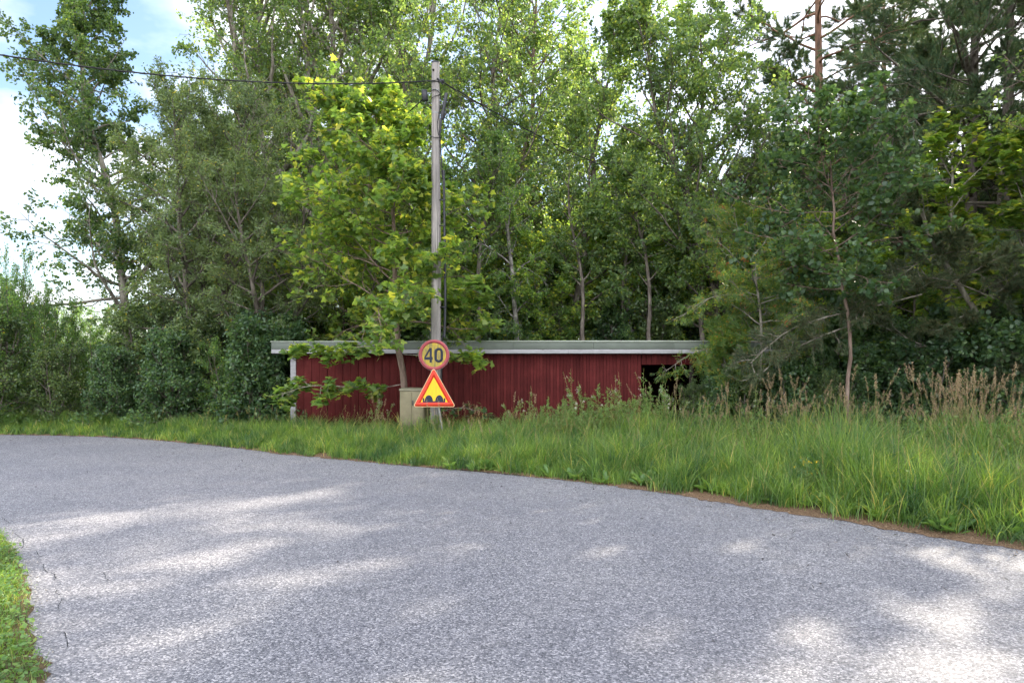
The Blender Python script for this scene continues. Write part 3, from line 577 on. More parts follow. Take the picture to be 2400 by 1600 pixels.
rs_ = plate(circ(RO), 0, .014, 'speed_limit_plate', M['steel'], sign)
plate(circ(RO - .004), -.003, .0, 'red_ring', M['s_pink'], rs_, circ(.255)); plate(circ(.256), -.0015, .001, 'yellow_field', M['s_dirty_yellow'], rs_)
# digits: strokes drawn to the sign's lettering (zoom units of 1/5.6 photo px)
def zu(u, v): return ((900 + u / 5.6 - 1017) / gpm, H + (HY - (740 + v / 5.6)) / F * YG)
def strokepoly(pts, name='digit'): return plate([zu(*p) for p in pts], -.0045, -.0015, name, M['s_navy'], rs_)
d4 = MB()
def flat(poly, mb):
    o = np.array([zu(*p) for p in poly]); n_ = len(o); c_ = o.mean(0)
    v = [(x_, -.0045, z_) for x_, z_ in o] + [(c_[0], -.0045, c_[1])]; mb.add(np.array(v), [[i, (i + 1) % n_, n_] for i in range(n_)])
flat([(596, 420), (625, 420), (562, 528), (533, 552), (529, 540)], d4); flat([(529, 540), (640, 540), (640, 576), (529, 576)], d4)
d4b = MB(); o4 = [(600, 424), (628, 424), (628, 612), (598, 612)]; 
o = np.array([zu(*p) for p in o4]); d4.add(np.array([(x_, -.0052, z_) for x_, z_ in o]), [[0, 1, 2, 3]])
d4.build('digit', M['s_navy'], rs_)
def stad(cx_, cy_, w_, h_, n_=12):
    r_ = w_ / 2; return [(cx_ + r_ * math.cos(a_), cy_ - (h_ / 2 - r_) - r_ * math.sin(a_)) for a_ in np.linspace(0, math.pi, n_)] + [(cx_ - r_ * math.cos(a_), cy_ + (h_ / 2 - r_) + r_ * math.sin(a_)) for a_ in np.linspace(0, math.pi, n_)]
plate([zu(*p) for p in stad(719, 515, 112, 194)], -.0045, -.0016, 'digit', M['s_navy'], rs_, [zu(*p) for p in stad(719, 515, 48, 128)])
def rtri(a_, b_, c_, r_, n_=7):
    pts = []; T = [np.array(p, float) for p in (a_, b_, c_)]
    for i in range(3):
        p, q, s_ = T[i - 1], T[i], T[(i + 1) % 3]; u1 = unit(p - q); u2 = unit(s_ - q); bis = unit(u1 + u2); ha = math.acos(float(u1 @ u2)) / 2
        cen = q + bis * r_ / math.sin(ha); t1 = q + u1 * r_ / math.tan(ha); t2 = q + u2 * r_ / math.tan(ha)
        a1 = math.atan2(*(t1 - cen)[::-1]); a2 = math.atan2(*(t2 - cen)[::-1]); dlt = (a2 - a1 + math.pi) % (2 * math.pi) - math.pi
        pts += [tuple(cen + r_ * np.array([math.cos(a1 + dlt * k / (n_ - 1)), math.sin(a1 + dlt * k / (n_ - 1))])) for k in range(n_)]
    return pts
A_, B_, C_ = zu(653, 672), zu(380, 1196), zu(945, 1196)
cen = (np.array(A_) + np.array(B_) + np.array(C_)) / 3
def shr(k): return [tuple(cen + (np.array(p) - cen) * k) for p in (A_, B_, C_)]
wp = plate(rtri(*shr(1), .038), -.02, -.006, 'warning_plate', M['steel'], sign)
e0 = rtri(*shr(.992), .036); e1 = rtri(*shr(.952), .030)
plate(e0, -.0225, -.0201, 'pale_edge', M['s_cream'], wp, e1)
e2 = rtri(*shr(.628), .006); plate(e1, -.0235, -.0201, 'red_border', M['s_red'], wp, e2); plate(rtri(*shr(.64), .007), -.0222, -.0201, 'yellow_field', M['s_yellow'], wp)
bm_ = MB()
def flat2(poly, mb, y=-.0245):
    o = np.array([zu(*p) for p in poly]); n_ = len(o); c_ = o.mean(0); mb.add(np.array([(x_, y, z_) for x_, z_ in o] + [(c_[0], y, c_[1])]), [[i, (i + 1) % n_, n_] for i in range(n_)])
for cx_ in (590, 728): flat2([(cx_ + 54 * math.cos(a_), 1120 - 82 * math.sin(a_)) for a_ in np.linspace(0, math.pi, 16)], bm_)
flat2([(510, 1116), (806, 1116), (806, 1134), (510, 1134)], bm_, -.0247)
for x_ in (510, 786): flat2([(x_, 1078), (x_ + 20, 1078), (x_ + 20, 1120), (x_, 1120)], bm_, -.0249)
bm_.build('bump_symbol', M['s_navy'], wp)
mb = MB(); mb.tubes(np.array([gp(1017, 800, .055), gp(1020, 900, .055), gp(1029, 960, .03), gp(1042, 1040, .0)]), [.026] * 4, 14, cap=True); mb.build('post', M['steel'], sign, smooth=True)
for py_ in (815, 848, 905, 940):
    mb = MB(); mb.box(tuple(gp(1012, py_) + np.array([0, .014, 0])), tuple(gp(1025, py_ - 3) + np.array([0, .035, 0]))); mb.build('clamp', M['steel'], sign)

# ------------------------------------------------------------------ cabinet
M['cab'] = plain('olive_beige_paint', (.19, .17, .105), .6, .25, 0, .22, 5); M['cab2'] = plain('beige_lid', (.22, .21, .15), .6, .25, 0, .15)
YC = 15.35; cpm = F / YC
cab = tag(empty('utility_cabinet', ((971 - 1200) / cpm, YC, 0), R(-14)), 'olive beige metal utility cabinet in the grass left of the pole', 'utility cabinet')
zc = H + (HY - 911) / cpm
mb = MB(); mb.box((-.29, -.14, -.05), (.29, .16, zc - .045)); bevel(mb.build('body', M['cab'], cab), .006)
mb = MB(); mb.box((-.30, -.155, zc - .04), (.30, .17, zc)); mb.add(np.array([[-.30, -.155, zc + .0005], [.30, -.155, zc + .0005], [.27, .0, zc + .03], [-.27, .0, zc + .03], [-.30, .17, zc + .0005], [.30, .17, zc + .0005]]), [[0, 1, 2, 3], [3, 2, 5, 4]]); bevel(mb.build('lid', M['cab2'], cab), .004)
mb = MB(); mb.box((-.275, -.152, .12), (-.004, -.1405, zc - .07)); mb.box((.004, -.152, .12), (.275, -.1405, zc - .07)); bevel(mb.build('door', M['cab'], cab), .003)
mb = MB(); mb.box((.015, -.160, zc - .36), (.04, -.1525, zc - .25)); bevel(mb.build('handle', M['black'], cab), .002)

# ------------------------------------------------------------------ trees
def base(px, Y): return np.array([(px - 1200) / F * Y, Y, 0.0])
def trunkpx(pts, Y, dY=0.0):
    """trunk through photo pixels at distance Y; local to its foot"""
    b_ = base(pts[0][0], Y); q = [np.zeros(3)]
    n_ = len(pts)
    for k, (x_, y_) in enumerate(pts[1:], 1): q.append(P(x_, y_, Y + dY * k / n_) - b_)
    return np.array(q), tuple(b_)
WOODG = 'trees of the wood behind the shed'
rngT = np.random.default_rng(77)

# left aspen, leaning, against the sky
q, lc = trunkpx([(305, 900), (293, 700), (268, 530), (245, 400), (226, 300), (212, 200), (204, 60), (196, -120)], 20)
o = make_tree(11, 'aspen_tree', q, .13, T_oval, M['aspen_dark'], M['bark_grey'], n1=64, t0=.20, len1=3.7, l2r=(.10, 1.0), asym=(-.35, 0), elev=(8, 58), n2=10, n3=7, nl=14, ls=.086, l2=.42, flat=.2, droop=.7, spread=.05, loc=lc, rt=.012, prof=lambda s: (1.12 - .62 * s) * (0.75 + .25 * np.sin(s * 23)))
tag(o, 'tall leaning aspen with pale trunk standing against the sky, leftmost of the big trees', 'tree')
# dense willows
q, lc = trunkpx([(470, 930), (478, 700), (470, 480), (480, 235)], 19)
o = make_tree(12, 'willow_tree', q, .11, T_narrow, M['willow'], M['bark_dark'], n1=28, t0=.2, len1=2.6, elev=(10, 66), n2=9, n3=8, nl=17, ls=.09, flat=.15, droop=.1, spread=.05, loc=lc, stems=3, stem_spread=.13, l2=.45)
tag(o, 'dense olive green willow between the leaning aspen and the tall poplars', 'tree'); willow = o
q, lc = trunkpx([(610, 930), (625, 700), (600, 520), (590, 400)], 18.2)
o = make_tree(13, 'willow_tree', q, .10, T_narrow, M['willow'], M['bark_dark'], n1=22, t0=.28, len1=2.0, elev=(5, 60), n2=8, n3=7, nl=12, ls=.085, flat=.15, droop=.2, spread=.05, loc=lc, stems=3, stem_spread=.16)
tag(o, 'smaller willow with feathery twigs left above the shed roof corner', 'tree')
# tall poplars with pale bare limbs fanning out
pop = []
for sd, pts, Y, lab, l1 in ((21, [(706, 930), (712, 760), (700, 560), (655, 300), (600, 60), (560, -190)], 23, 'tall poplar with pale limbs fanning left above the willows', 3.6),
                            (22, [(745, 930), (748, 720), (735, 480), (728, 250), (700, 0), (680, -220)], 24, 'tall poplar with straight pale upper limbs just left of the yellow green maple top', 3.4),
                            (23, [(790, 930), (800, 700), (850, 430), (905, 260), (935, 110), (945, -200)], 25, 'tall poplar whose lit trunk shows left of the pole top', 3.6)):
    q, lc = trunkpx(pts, Y)
    o = make_tree(sd, 'poplar_tree', q, .17, T_oval, M['aspen'], M['bark_grey'], n1=32, t0=.24, len1=l1*1.3, elev=(22, 68), up1=.07, n2=9, n3=7, nl=12, ls=.094, l2=.40, flat=.2, droop=.5, spread=.06, loc=lc, stems=2, stem_spread=.10, rt=.024, r1f=.95, l2r=(.32, 1.0))
    tag(o, lab, 'tree'); pop.append(o)
for sd, pts, Y, lab, l1, nst in ((24, [(1075, 930), (1085, 700), (1095, 450), (1080, 220), (1060, -150)], 22.5, 'tall bright green aspen right behind the pole', 3.0, 2),
                            (25, [(1180, 930), (1180, 640), (1200, 420), (1240, 250), (1250, 60), (1245, -170)], 23.5, 'aspen with forked reddish trunk rising high right of the pole', 3.0, 1),
                            (26, [(1330, 930), (1345, 700), (1380, 480), (1400, 300), (1420, 160), (1430, 50)], 22, 'aspen topping out below the open patch of sky', 2.2, 1),
                            (27, [(1700, 930), (1690, 640), (1655, 470), (1610, 340), (1590, 160), (1570, 30)], 21, 'dark branched aspen with bent trunk left of the orange barked pine', 2.9, 2)):
    q, lc = trunkpx(pts, Y)
    o = make_tree(sd, 'aspen_tree', q, .13, T_oval, M['aspen'], M['bark_brown'] if sd in (25,) else M['bark_dark'], n1=38, t0=.2, len1=l1*1.3, elev=(10, 62), up1=.05, n2=9, n3=7, nl=12, ls=.094, flat=.2, droop=.5, spread=.06, loc=lc, stems=nst, stem_spread=.12, rt=.014, r1f=.5)
    tag(o, lab, 'tree'); pop.append(o)
# weeping birches
q, lc = trunkpx([(1215, 930), (1218, 700), (1200, 500), (1185, 330)], 20.8)
o = make_tree(31, 'birch_tree', q, .08, T_oval, M['birch'], M['bark_birch'], n1=30, t0=.25, len1=1.55, elev=(45, 70), up1=-.10, n2=9, n3=7, nl=13, ls=.05, up2=-.25, up3=-.3, flat=.1, droop=.9, spread=.035, loc=lc, l2=.62, wig=.08)
tag(o, 'weeping birch with fine hanging foliage above the middle of the shed roof', 'tree'); birch = o
# the yellow green maple before the shed
q, lc = trunkpx([(950, 1040), (952, 905), (945, 850), (935, 760), (922, 640), (915, 500), (905, 380), (880, 262)], 15.9)
o = make_tree(41, 'maple_tree', q, .075, T_maple, M['maple'], M['bark_brown'], n1=48, t0=.335, len1=3.1, elev=(0, 46), up1=.01, wig=.14, n2=10, n3=7, nl=6, ls=.11, flat=.62, droop=.35, spread=.05, loc=lc, l2=.46, rt=.012, r1f=.3,
              asym=(-.30, .42), prof=lambda s: (1 - .62 * s ** 2.2) * (.85 + .15 * np.sin(s * 31)))
tag(o, 'young yellow green maple growing between the beige cabinet and the shed wall', 'tree'); maple = o
# its low branch reaching left over the red wall: same tree, so the same parent
def spray(seed, root, pts, leafT, lm, bark, n2=16, l2=.5, nl=7, ls=.13, n3=3, flat=.85, up=-.02, r=.012, nm='low_branch'):
    rng = np.random.default_rng(seed); q = bez(pts, 12) - np.array(root.location)[None]
    C1 = q[None]; wood = MB(); wood.tubes(C1, np.linspace(r, .004, 12)[None], 6)
    i = np.zeros(n2, int); t_ = np.linspace(.15, .98, n2); st, tg = samp(C1, i, t_)
    pr = unit(np.cross(tg, rng.normal(size=tg.shape) * .3 + np.array([0, 0, 1.])) * rng.choice([-1, 1], (n2, 1)))
    C2 = curves(rng, st, tg * .7 + pr, l2 * rng.uniform(.6, 1.2, n2), 5, up, .15); wood.tubes(C2, np.full((n2, 5), .005), 4)
    i3 = np.repeat(np.arange(n2), n3); st, tg = samp(C2, i3, rng.uniform(.2, 1, len(i3))); C3 = curves(rng, st, tg + rng.normal(size=tg.shape) * .5, np.full(len(i3), l2 * .45), 4, -.03, .15)
    wood.tubes(C3, np.full((len(i3), 4), .003), 3)
    i4 = np.repeat(np.arange(len(i3)), nl); st, tg = samp(C3, i4, rng.uniform(.2, 1.05, len(i4))); pos = st + rng.normal(size=st.shape) * .04
    fo = MB(); fo.inst(leafT[0], leafT[1], pos, rframes(rng, len(pos), flat, .5, tg), ls * rng.uniform(.7, 1.25, (len(pos), 1)))
    w_ = wood.build(nm, bark, root, smooth=True); fo.build('leaf_spray', lm, w_)
spray(1, maple, [P(943, 900, 15.9), P(890, 908, 15.6), P(800, 905, 15.3), P(720, 905, 15.0), P(660, 925, 14.8)], T_maple, M['maple'], M['bark_grey'], n2=20, l2=.42, n3=4, nl=6)
spray(2, maple, [P(940, 800, 15.9), P(860, 812, 15.7), P(780, 815, 15.5), P(700, 812, 15.4)], T_maple, M['maple'], M['bark_grey'], n2=18, l2=.45, n3=4, nl=6)
spray(3, maple, [P(945, 830, 15.9), P(1020, 835, 15.8), P(1080, 835, 15.7), P(1125, 845, 15.6)], T_maple, M['maple'], M['bark_grey'], n2=13, l2=.36, n3=3, nl=6)
spray(4, maple, [P(930, 690, 15.9), P(1010, 690, 15.6), P(1090, 675, 15.5), P(1130, 690, 15.5)], T_maple, M['maple'], M['bark_grey'], n2=14, l2=.42, n3=4, nl=6)
spray(5, maple, [P(952, 960, 15.9), P(1010, 965, 15.9), P(1080, 955, 16.0), P(1130, 965, 16.0)], T_maple, M['dark'], M['bark_grey'], n2=9, l2=.28, n3=3, nl=4, ls=.10)
# pines at the right
q, lc = trunkpx([(1930, 930), (1924, 500), (1921, 280), (1918, 100), (1915, -330)], 24)
o = make_pine(51, 'pine_tree', q, .20, M['needle'], M['bark_pine'], n1=40, t0=.40, len1=3.3, n2=10, l2=.5, loc=lc, elev=(-4, 20), dead=7, up1=.015, prof=lambda s: .6+.45*np.sin(np.pi*np.clip(s,0,1)**.7))
tag(o, 'pine with a straight orange trunk seen bare between its branches', 'tree'); pineA = o
q, lc = trunkpx([(2268, 930), (2272, 600), (2280, 300), (2285, 60), (2290, -260)], 20)
o = make_pine(52, 'pine_tree', q, .19, M['needle'], M['bark_dark'], n1=46, t0=.32, len1=4.6, n2=11, l2=.5, loc=lc, elev=(-4, 35), dead=8, asym=(-.5, -.6))
tag(o, 'big dark pine with thick grey trunk and long drooping needle boughs at right', 'tree')
q, lc = trunkpx([(2350, 930), (2345, 600), (2362, 300), (2368, 60), (2370, -240)], 19)
o = make_pine(53, 'pine_tree', q, .20, M['needle'], M['bark_dark'], n1=26, t0=.38, len1=3.4, n2=10, l2=.5, loc=lc, elev=(0, 40), dead=8)
tag(o, 'dark trunked pine nearest the right edge of the picture', 'tree'); pineC = o
for px_, Y_, s_, lab in ((2110, 25, 1.0, 'pine behind the needle boughs between the orange trunk and the dark trunks'), (2445, 23, 1.0, 'pine crown cut by the right picture edge behind the dark trunks'), (2210, 27, 1.05, 'far pine showing its upper boughs between the two dark trunks')):
    b_ = base(px_, Y_); c_ = copy_tree(pineC); c_.location = tuple(b_); c_.rotation_euler = (0, 0, px_ * .7); c_.scale = (s_,) * 3; c_['label'] = lab
# young pine with brownish needles low in front
q, lc = trunkpx([(2340, 960), (2330, 800), (2230, 640), (2180, 560), (2160, 500)], 15.8, -.6)
o = make_pine(54, 'pine_tree', q, .06, M['needle_brown'], M['bark_grey'], n1=13, t0=.3, len1=1.9, n2=8, l2=.5, tl=.075, loc=lc, elev=(-10, 30), dead=3, asym=(-.8, -.3))
tag(o, 'low leaning pine with grey brown needles behind the slender lime trunk', 'tree')
leanpine = o
def pine_bough(seed, root, pts, n2=22, l2=.5, tl=.085, lm=M['needle_brown'], r=.022):
    rng = np.random.default_rng(seed); C1 = (bez(pts, 14) - np.array(root.location))[None]; wd_ = MB(); wd_.tubes(C1, np.linspace(r, .006, 14)[None], 6)
    i = np.zeros(n2, int); t_ = np.linspace(.2, .99, n2); st, tg = samp(C1, i, t_); pr = unit(np.cross(tg, rng.normal(size=tg.shape) * .4 + np.array([0, 0, 1.])) * rng.choice([-1, 1], (n2, 1)))
    C2 = curves(rng, st, tg * .7 + pr * .8, l2 * rng.uniform(.6, 1.3, n2), 6, .0, .18); wd_.tubes(C2, np.full((n2, 6), .005), 4)
    i3 = np.repeat(np.arange(n2), 7); st, tg = samp(C2, i3, rng.uniform(.15, 1, len(i3))); C3 = curves(rng, st, tg + rng.normal(size=tg.shape) * .6, rng.uniform(.15, .32, len(i3)), 4, .05, .15); wd_.tubes(C3, np.full((len(i3), 4), .003), 3)
    i4 = np.repeat(np.arange(len(i3)), 7); st, tg = samp(C3, i4, rng.uniform(.2, 1, len(i4))); y = unit(np.cross(tg, rng.normal(size=tg.shape))); nd = MB()
    nd.inst(T_tuft[0], T_tuft[1], st, np.stack([tg, y, np.cross(tg, y)], -1), tl * rng.uniform(.75, 1.25, (len(st), 1))); w_ = wd_.build('bough', M['bark_grey'], root, smooth=True); nd.build('needles', lm, w_)
for sd, pts, n_ in ((1, [P(2330, 700, 15.6), P(2230, 660, 15.2), P(2130, 650, 14.9), P(2060, 690, 14.6), P(2000, 720, 14.5)], 26), (2, [P(2160, 690, 15.2), P(2040, 720, 14.9), P(1930, 745, 14.6), P(1840, 780, 14.5), P(1760, 850, 14.4)], 34),
                    (3, [P(2000, 760, 14.8), P(1920, 790, 14.7), P(1840, 830, 14.6), P(1790, 870, 14.5)], 20), (4, [P(2320, 600, 15.6), P(2260, 590, 15.2), P(2180, 600, 15.0), P(2120, 640, 14.8)], 22)):
    pine_bough(sd, leanpine, pts, n_)
# slender big leaved tree with visible trunk in front at right
q, lc = trunkpx([(1992, 1010), (1985, 905), (1975, 790), (1962, 700), (1953, 640), (1948, 520), (1940, 400), (1930, 300)], 14.6)
T_round = (np.array([[0, 0, 0], [0.18, 0.40, 0.05], [0.62, 0.44, 0.05], [1, 0, -0.08], [0.62, -0.44, 0.05], [0.18, -0.40, 0.05]]), [[0, 3, 2, 1], [0, 5, 4, 3]])
o = make_tree(61, 'lime_tree', q, .034, T_round, M['dark'], M['bark_brown'], n1=34, t0=.46, len1=2.2, elev=(-10, 60), n2=8, n3=6, nl=7, ls=.10, flat=.5, droop=.6, spread=.05, loc=lc, l2=.45, rt=.012, l2r=(.06, 1.0), r1f=.32)
tag(o, 'slender young tree with pale trunk and large blue green leaves at the verge', 'tree'); lime = o
# maples at the far right
for sd, pts, Y, l1, lab in ((62, [(2190, 960), (2200, 760), (2210, 600), (2230, 330)], 17.2, 2.2, 'broad maple with sunlit yellow green leaves in front of the dark pines'),
                            (63, [(2400, 980), (2405, 700), (2395, 520), (2400, 330)], 16.0, 2.0, 'maple at the right picture edge with leaves glowing against the light')):
    q, lc = trunkpx(pts, Y); o = make_tree(sd, 'maple_tree', q, .08, T_maple, M['maple'], M['bark_grey'], n1=30, t0=.12, len1=l1, elev=(-10, 60), n2=7, n3=5, nl=5, ls=.13, flat=.8, droop=.35, spread=.05, loc=lc, rt=.012, prof=lambda s: 1 - .5 * s)
    tag(o, lab, 'tree'); mapleR = o
# rowans with orange red berries
for sd, pts, Y, l1, nb, lab in ((71, [(1790, 960), (1790, 800), (1775, 680), (1760, 530)], 17.8 - 1.6, 1.5, 60, 'rowan with yellowing leaves and red berries right of the shed opening'),
                                (72, [(1720, 1000), (1712, 920), (1700, 850), (1690, 770)], 15.9, .62, 24, 'small rowan with hanging red berries in front of the carport opening')):
    q, lc = trunkpx(pts, Y); o = make_tree(sd, 'rowan_tree', q, .045, T_pinn, M['rowan'], M['bark_grey'], n1=26, t0=.25, len1=l1*1.25, elev=(-5, 55), n2=7, n3=5, nl=5, ls=.17, flat=.5, droop=.6, spread=.04, loc=lc, berries=nb, rt=.008)
    tag(o, lab, 'tree'); rowan = rowan if sd == 72 else o

for sd, pts in ((11, [P(1790, 800, 16.0), P(1700, 805, 15.9), P(1620, 830, 15.8), P(1560, 870, 15.8)]), (12, [P(1790, 880, 16.0), P(1740, 880, 15.8), P(1700, 900, 15.7), P(1660, 935, 15.6)]), (13, [P(1780, 700, 16.0), P(1720, 690, 15.8), P(1660, 700, 15.7), P(1600, 740, 15.6)]),
                (14, [P(1790, 900, 16.0), P(1760, 900, 15.7), P(1720, 915, 15.5), P(1690, 940, 15.4)]), (15, [P(1790, 700, 16.0), P(1840, 690, 15.8), P(1890, 700, 15.7), P(1930, 740, 15.6)])):
    spray(sd, rowan, pts, T_pinn, M['rowan'], M['bark_grey'], n2=13, l2=.36, n3=3, nl=4, ls=.17, flat=.5)
# understorey shrubs, one template per kind then copies
def shrub(seed, hgt, rad, leafT, lm, ls, nl, name='shrub', stems=5, flat=.45, n1=12):
    return make_tree(seed, name, [(0, 0, 0), (0, 0, hgt * .5), (0, 0, hgt)], .03, leafT, lm, M['bark_dark'], n1=n1, t0=.06, len1=rad, elev=(-5, 65), n2=6, n3=5, nl=nl, ls=ls, flat=flat, droop=.3, spread=.06,
                     stems=stems, stem_spread=.28, rt=.006, sides=6, prof=lambda s: 1.0 - .55 * s)
sh1 = shrub(81, 3.1, 1.1, T_oval, M['shrub'], .065, 8)
sh2 = shrub(82, 2.3, 1.1, T_round, M['dark'], .085, 7, 'shrub', 4)
sh3 = shrub(83, 2.2, 1.05, T_oval, M['dark'], .068, 9)
sh4 = shrub(84, 3.8, 1.1, T_oval, M['birch'], .05, 10, 'shrub', 4)
used = set()
def put(o, x, Y, sc=1.0, rz=None, label=None, group=None, cat=None, z=0.0):
    c = o if o.name not in used else copy_tree(o); used.add(o.name); used.add(c.name)
    c.location = (x, Y, z); c.rotation_euler = (0, 0, rngT.uniform(0, 6.28) if rz is None else rz); s_ = sc if isinstance(sc, tuple) else (sc, sc, sc); c.scale = s_
    tag(c, label, cat, group); return c
for px_, Y_, h_ in ((105, 18.0, 1.0), (155, 18.6, .9), (30, 17.8, 1.2)):
    b_ = base(px_, Y_); put(sh4, b_[0], Y_, (.42, .42, h_), None, 'sapling', 'thin upright saplings at far left', 'sapling')
leftsh = [(-20, 16.9, sh1, .95), (15, 17.6, sh4, .95), (60, 18.2, sh4, .72), (130, 17.2, sh1, .66), (215, 18.6, sh4, .66), (265, 17.2, sh3, .85), (345, 18.4, sh1, 1.0), (400, 17.0, sh3, 1.05), (470, 18.2, sh1, .95), (530, 17.0, sh4, .62), (600, 16.9, sh3, 1.15), (640, 18.0, sh3, 1.15),
          (90, 20.5, sh1, .78), (300, 21.5, sh4, .8), (430, 21.5, sh1, 1.15), (560, 21, sh3, 1.4), (180, 23, sh4, .75), (-60, 21, sh4, 1.15), (10, 24, sh1, 1.2)]
LL = {sh1: 'bushy green shrub with small leaves in the dark undergrowth on the left', sh2: 'dark large leaved bush crowding the left end of the shed', sh3: 'dark glossy leaved bush in the undergrowth on the left', sh4: 'feathery birch sapling among the bushes on the left'}
for px_, Y_, o_, s_ in leftsh:
    b_ = base(px_, Y_); put(o_, b_[0], Y_, s_ * rngT.uniform(.92, 1.08), None, LL[o_], {sh1: 'small leaved shrubs on the left', sh2: 'large leaved bushes at the left shed end', sh3: 'dark bushes on the left', sh4: 'birch saplings on the left'}[o_], 'bush')
b_ = base(655, 17.3); put(sh2, b_[0] - .3, 17.3, (.9, .9, 1.05), None, LL[sh2], 'large leaved bushes at the left shed end', 'bush')
rightsh = [(1700, 15.6, sh2, .55), (1770, 16.0, sh3, .8), (1680, 15.9, sh3, .62), (1625, 16.1, sh1, .42), (1735, 15.5, sh1, .5), (1985, 15.4, sh3, .6), (1940, 15.0, sh1, .45), (1850, 15.2, sh2, .7), (1900, 16.4, sh3, .9), (1960, 17.6, sh2, 1.1), (2050, 15.8, sh2, .8), (2120, 17.2, sh3, 1.2), (2180, 15.4, sh2, .9), (2260, 16.6, sh2, 1.1), (2330, 15.2, sh3, .9), (2400, 14.6, sh2, 1.0), (2480, 15.4, sh2, 1.2), (2560, 14.6, sh3, 1.2),
           (2000, 20.5, sh3, 1.5), (2100, 21.5, sh1, 1.3), (2250, 21.5, sh3, 1.5), (2380, 20.5, sh1, 1.3), (2480, 19.5, sh3, 1.4), (2600, 18, sh1, 1.3)]
LR = {sh1: 'small leaved shrub in the shade between the pines at right', sh2: 'broad leaved bush in the dark undergrowth at right behind the reed grass', sh3: 'dark green bush in the shade right of the shed'}
for px_, Y_, o_, s_ in rightsh:
    b_ = base(px_, Y_); put(o_, b_[0], Y_, s_ * rngT.uniform(.92, 1.08), None, LR[o_], {sh1: 'small leaved shrubs at right', sh2: 'broad leaved bushes at right', sh3: 'dark bushes at right'}[o_], 'bush')
for px_, Y_, o_, s_ in ((780, 22, sh1, 1.15), (900, 22, sh3, 1.4), (1010, 22.5, sh1, 1.1), (1120, 22, sh3, 1.35), (1230, 22.5, sh1, 1.2), (1340, 22, sh4, .9), (1440, 22, sh3, 1.4), (1530, 21.6, sh1, 1.2), (1640, 22, sh3, 1.4), (1740, 21.5, sh1, 1.2), (1840, 21.8, sh3, 1.5)):
    b_ = base(px_, Y_); put(o_, b_[0], Y_, s_, None, 'green bush growing close behind the shed, its top over the roof line', 'bushes just behind the shed', 'bush')

# the wood behind: copies of aspens, birches, willows and pines
deep = [(pop[5], 860, 29), (pop[4], 960, 28), (birch, 1060, 24.5), (pop[6], 1150, 30), (pop[3], 1290, 27), (birch, 1340, 23.5), (pop[5], 1440, 28), (birch, 1480, 21.5), (pop[6], 1540, 31), (willow, 1680, 26), (birch, 1600, 24), (pop[5], 1760, 31),
        (willow, 1830, 23), (pineA, 2080, 29), (pineC, 2180, 27), (willow, 2050, 25), (pop[6], 1990, 30), (pineC, 2460, 24), (willow, 2200, 24), (birch, 2130, 22), (willow, 640, 25), (willow, 500, 26), (pop[6], 560, 30), (birch, 820, 24), (willow, 940, 25.5), (birch, 1000, 21.5), (pop[3], 700, 33), (willow, 2330, 22.5), (willow, 2500, 20), (pop[5], 2560, 27)]
for o_, px_, Y_ in deep:
    b_ = base(px_, Y_); kind = o_.name.split('.')[0].split('_')[0]; used.add(o_.name)
    sc_ = {'willow': .95, 'birch': rngT.uniform(.85, 1.15), 'pine': .95}.get(kind, rngT.uniform(.85, 1.0))
    lab = {'aspen': 'leafy aspen deep in the wood behind the shed', 'birch': 'small fine leaved birch deep in the wood behind the shed', 'willow': 'dense willow deep in the wood behind the front trees', 'pine': 'pine standing deep in the wood behind the front pines', 'poplar': 'poplar deep in the wood'}[kind]
    put(o_, b_[0], Y_, sc_, None, lab, {'aspen': 'aspens deep in the wood', 'birch': 'birches deep in the wood', 'willow': 'willows deep in the wood', 'pine': 'pines deep in the wood'}.get(kind), 'tree')
# middle storey between the big trunks
mids = make_tree(35, 'maple_tree', [(0, 0, 0), (.1, 0, 3), (0, .1, 6.5)], .06, T_oval, M['maple'], M['bark_dark'], n1=30, t0=.15, len1=2.0, elev=(0, 60), n2=8, n3=6, nl=8, ls=.10, flat=.6, droop=.4, spread=.06, stems=2, stem_spread=.12)
for j, (px_, Y_, s_) in enumerate(((560, 22.5, .9), (700, 21.5, .75), (840, 21, .85), (1010, 23, .9), (1110, 22, .75), (1290, 21.8, .9), (1400, 23.5, 1.05), (1500, 22.5, .85), (1600, 23, 1.05), (1700, 21.5, .8), (1800, 23, 1.1), (1880, 21, .9), (2000, 22.5, 1.0), (2120, 20, .85), (2230, 22, 1.0), (2340, 19, .8), (2440, 21, 1.1), (1200, 26, 1.2), (950, 27, 1.3), (1450, 28, 1.35), (1650, 28, 1.3), (1900, 27, 1.3), (2150, 26, 1.2))):
    b_ = base(px_, Y_); put(mids, b_[0], Y_, s_, None, 'bright leaved young tree between the big trunks', 'young trees left of the pole' if px_ < 1000 else 'young trees above the shed roof' if px_ < 1550 else 'young trees behind the shed opening' if px_ < 1950 else 'young trees under the pines', 'tree')
slim = make_tree(36, 'aspen_tree', [(0, 0, 0), (.05, 0, 1.5), (.3, .1, 3.2), (.25, .1, 5.0), (.75, 0, 7.4), (.9, 0, 9.8)], .085, T_oval, M['aspen'], M['bark_dark'], n1=16, t0=.5, len1=1.5, elev=(15, 60), n2=7, n3=5, nl=8, ls=.088, flat=.2, droop=.5, spread=.06, rt=.02, r1f=.6)
for px_, Y_, s_, rz_ in ((1110, 20.9, .95, .3), (1375, 20.8, .8, 3.4), (1455, 21.2, .85, .6), (1535, 20.7, .8, 2.8), (1650, 20.9, .9, 3.6)):
    b_ = base(px_, Y_); put(slim, b_[0], Y_, s_, rz_, 'slim', 'slim dark trunked trees behind the shed', 'tree')
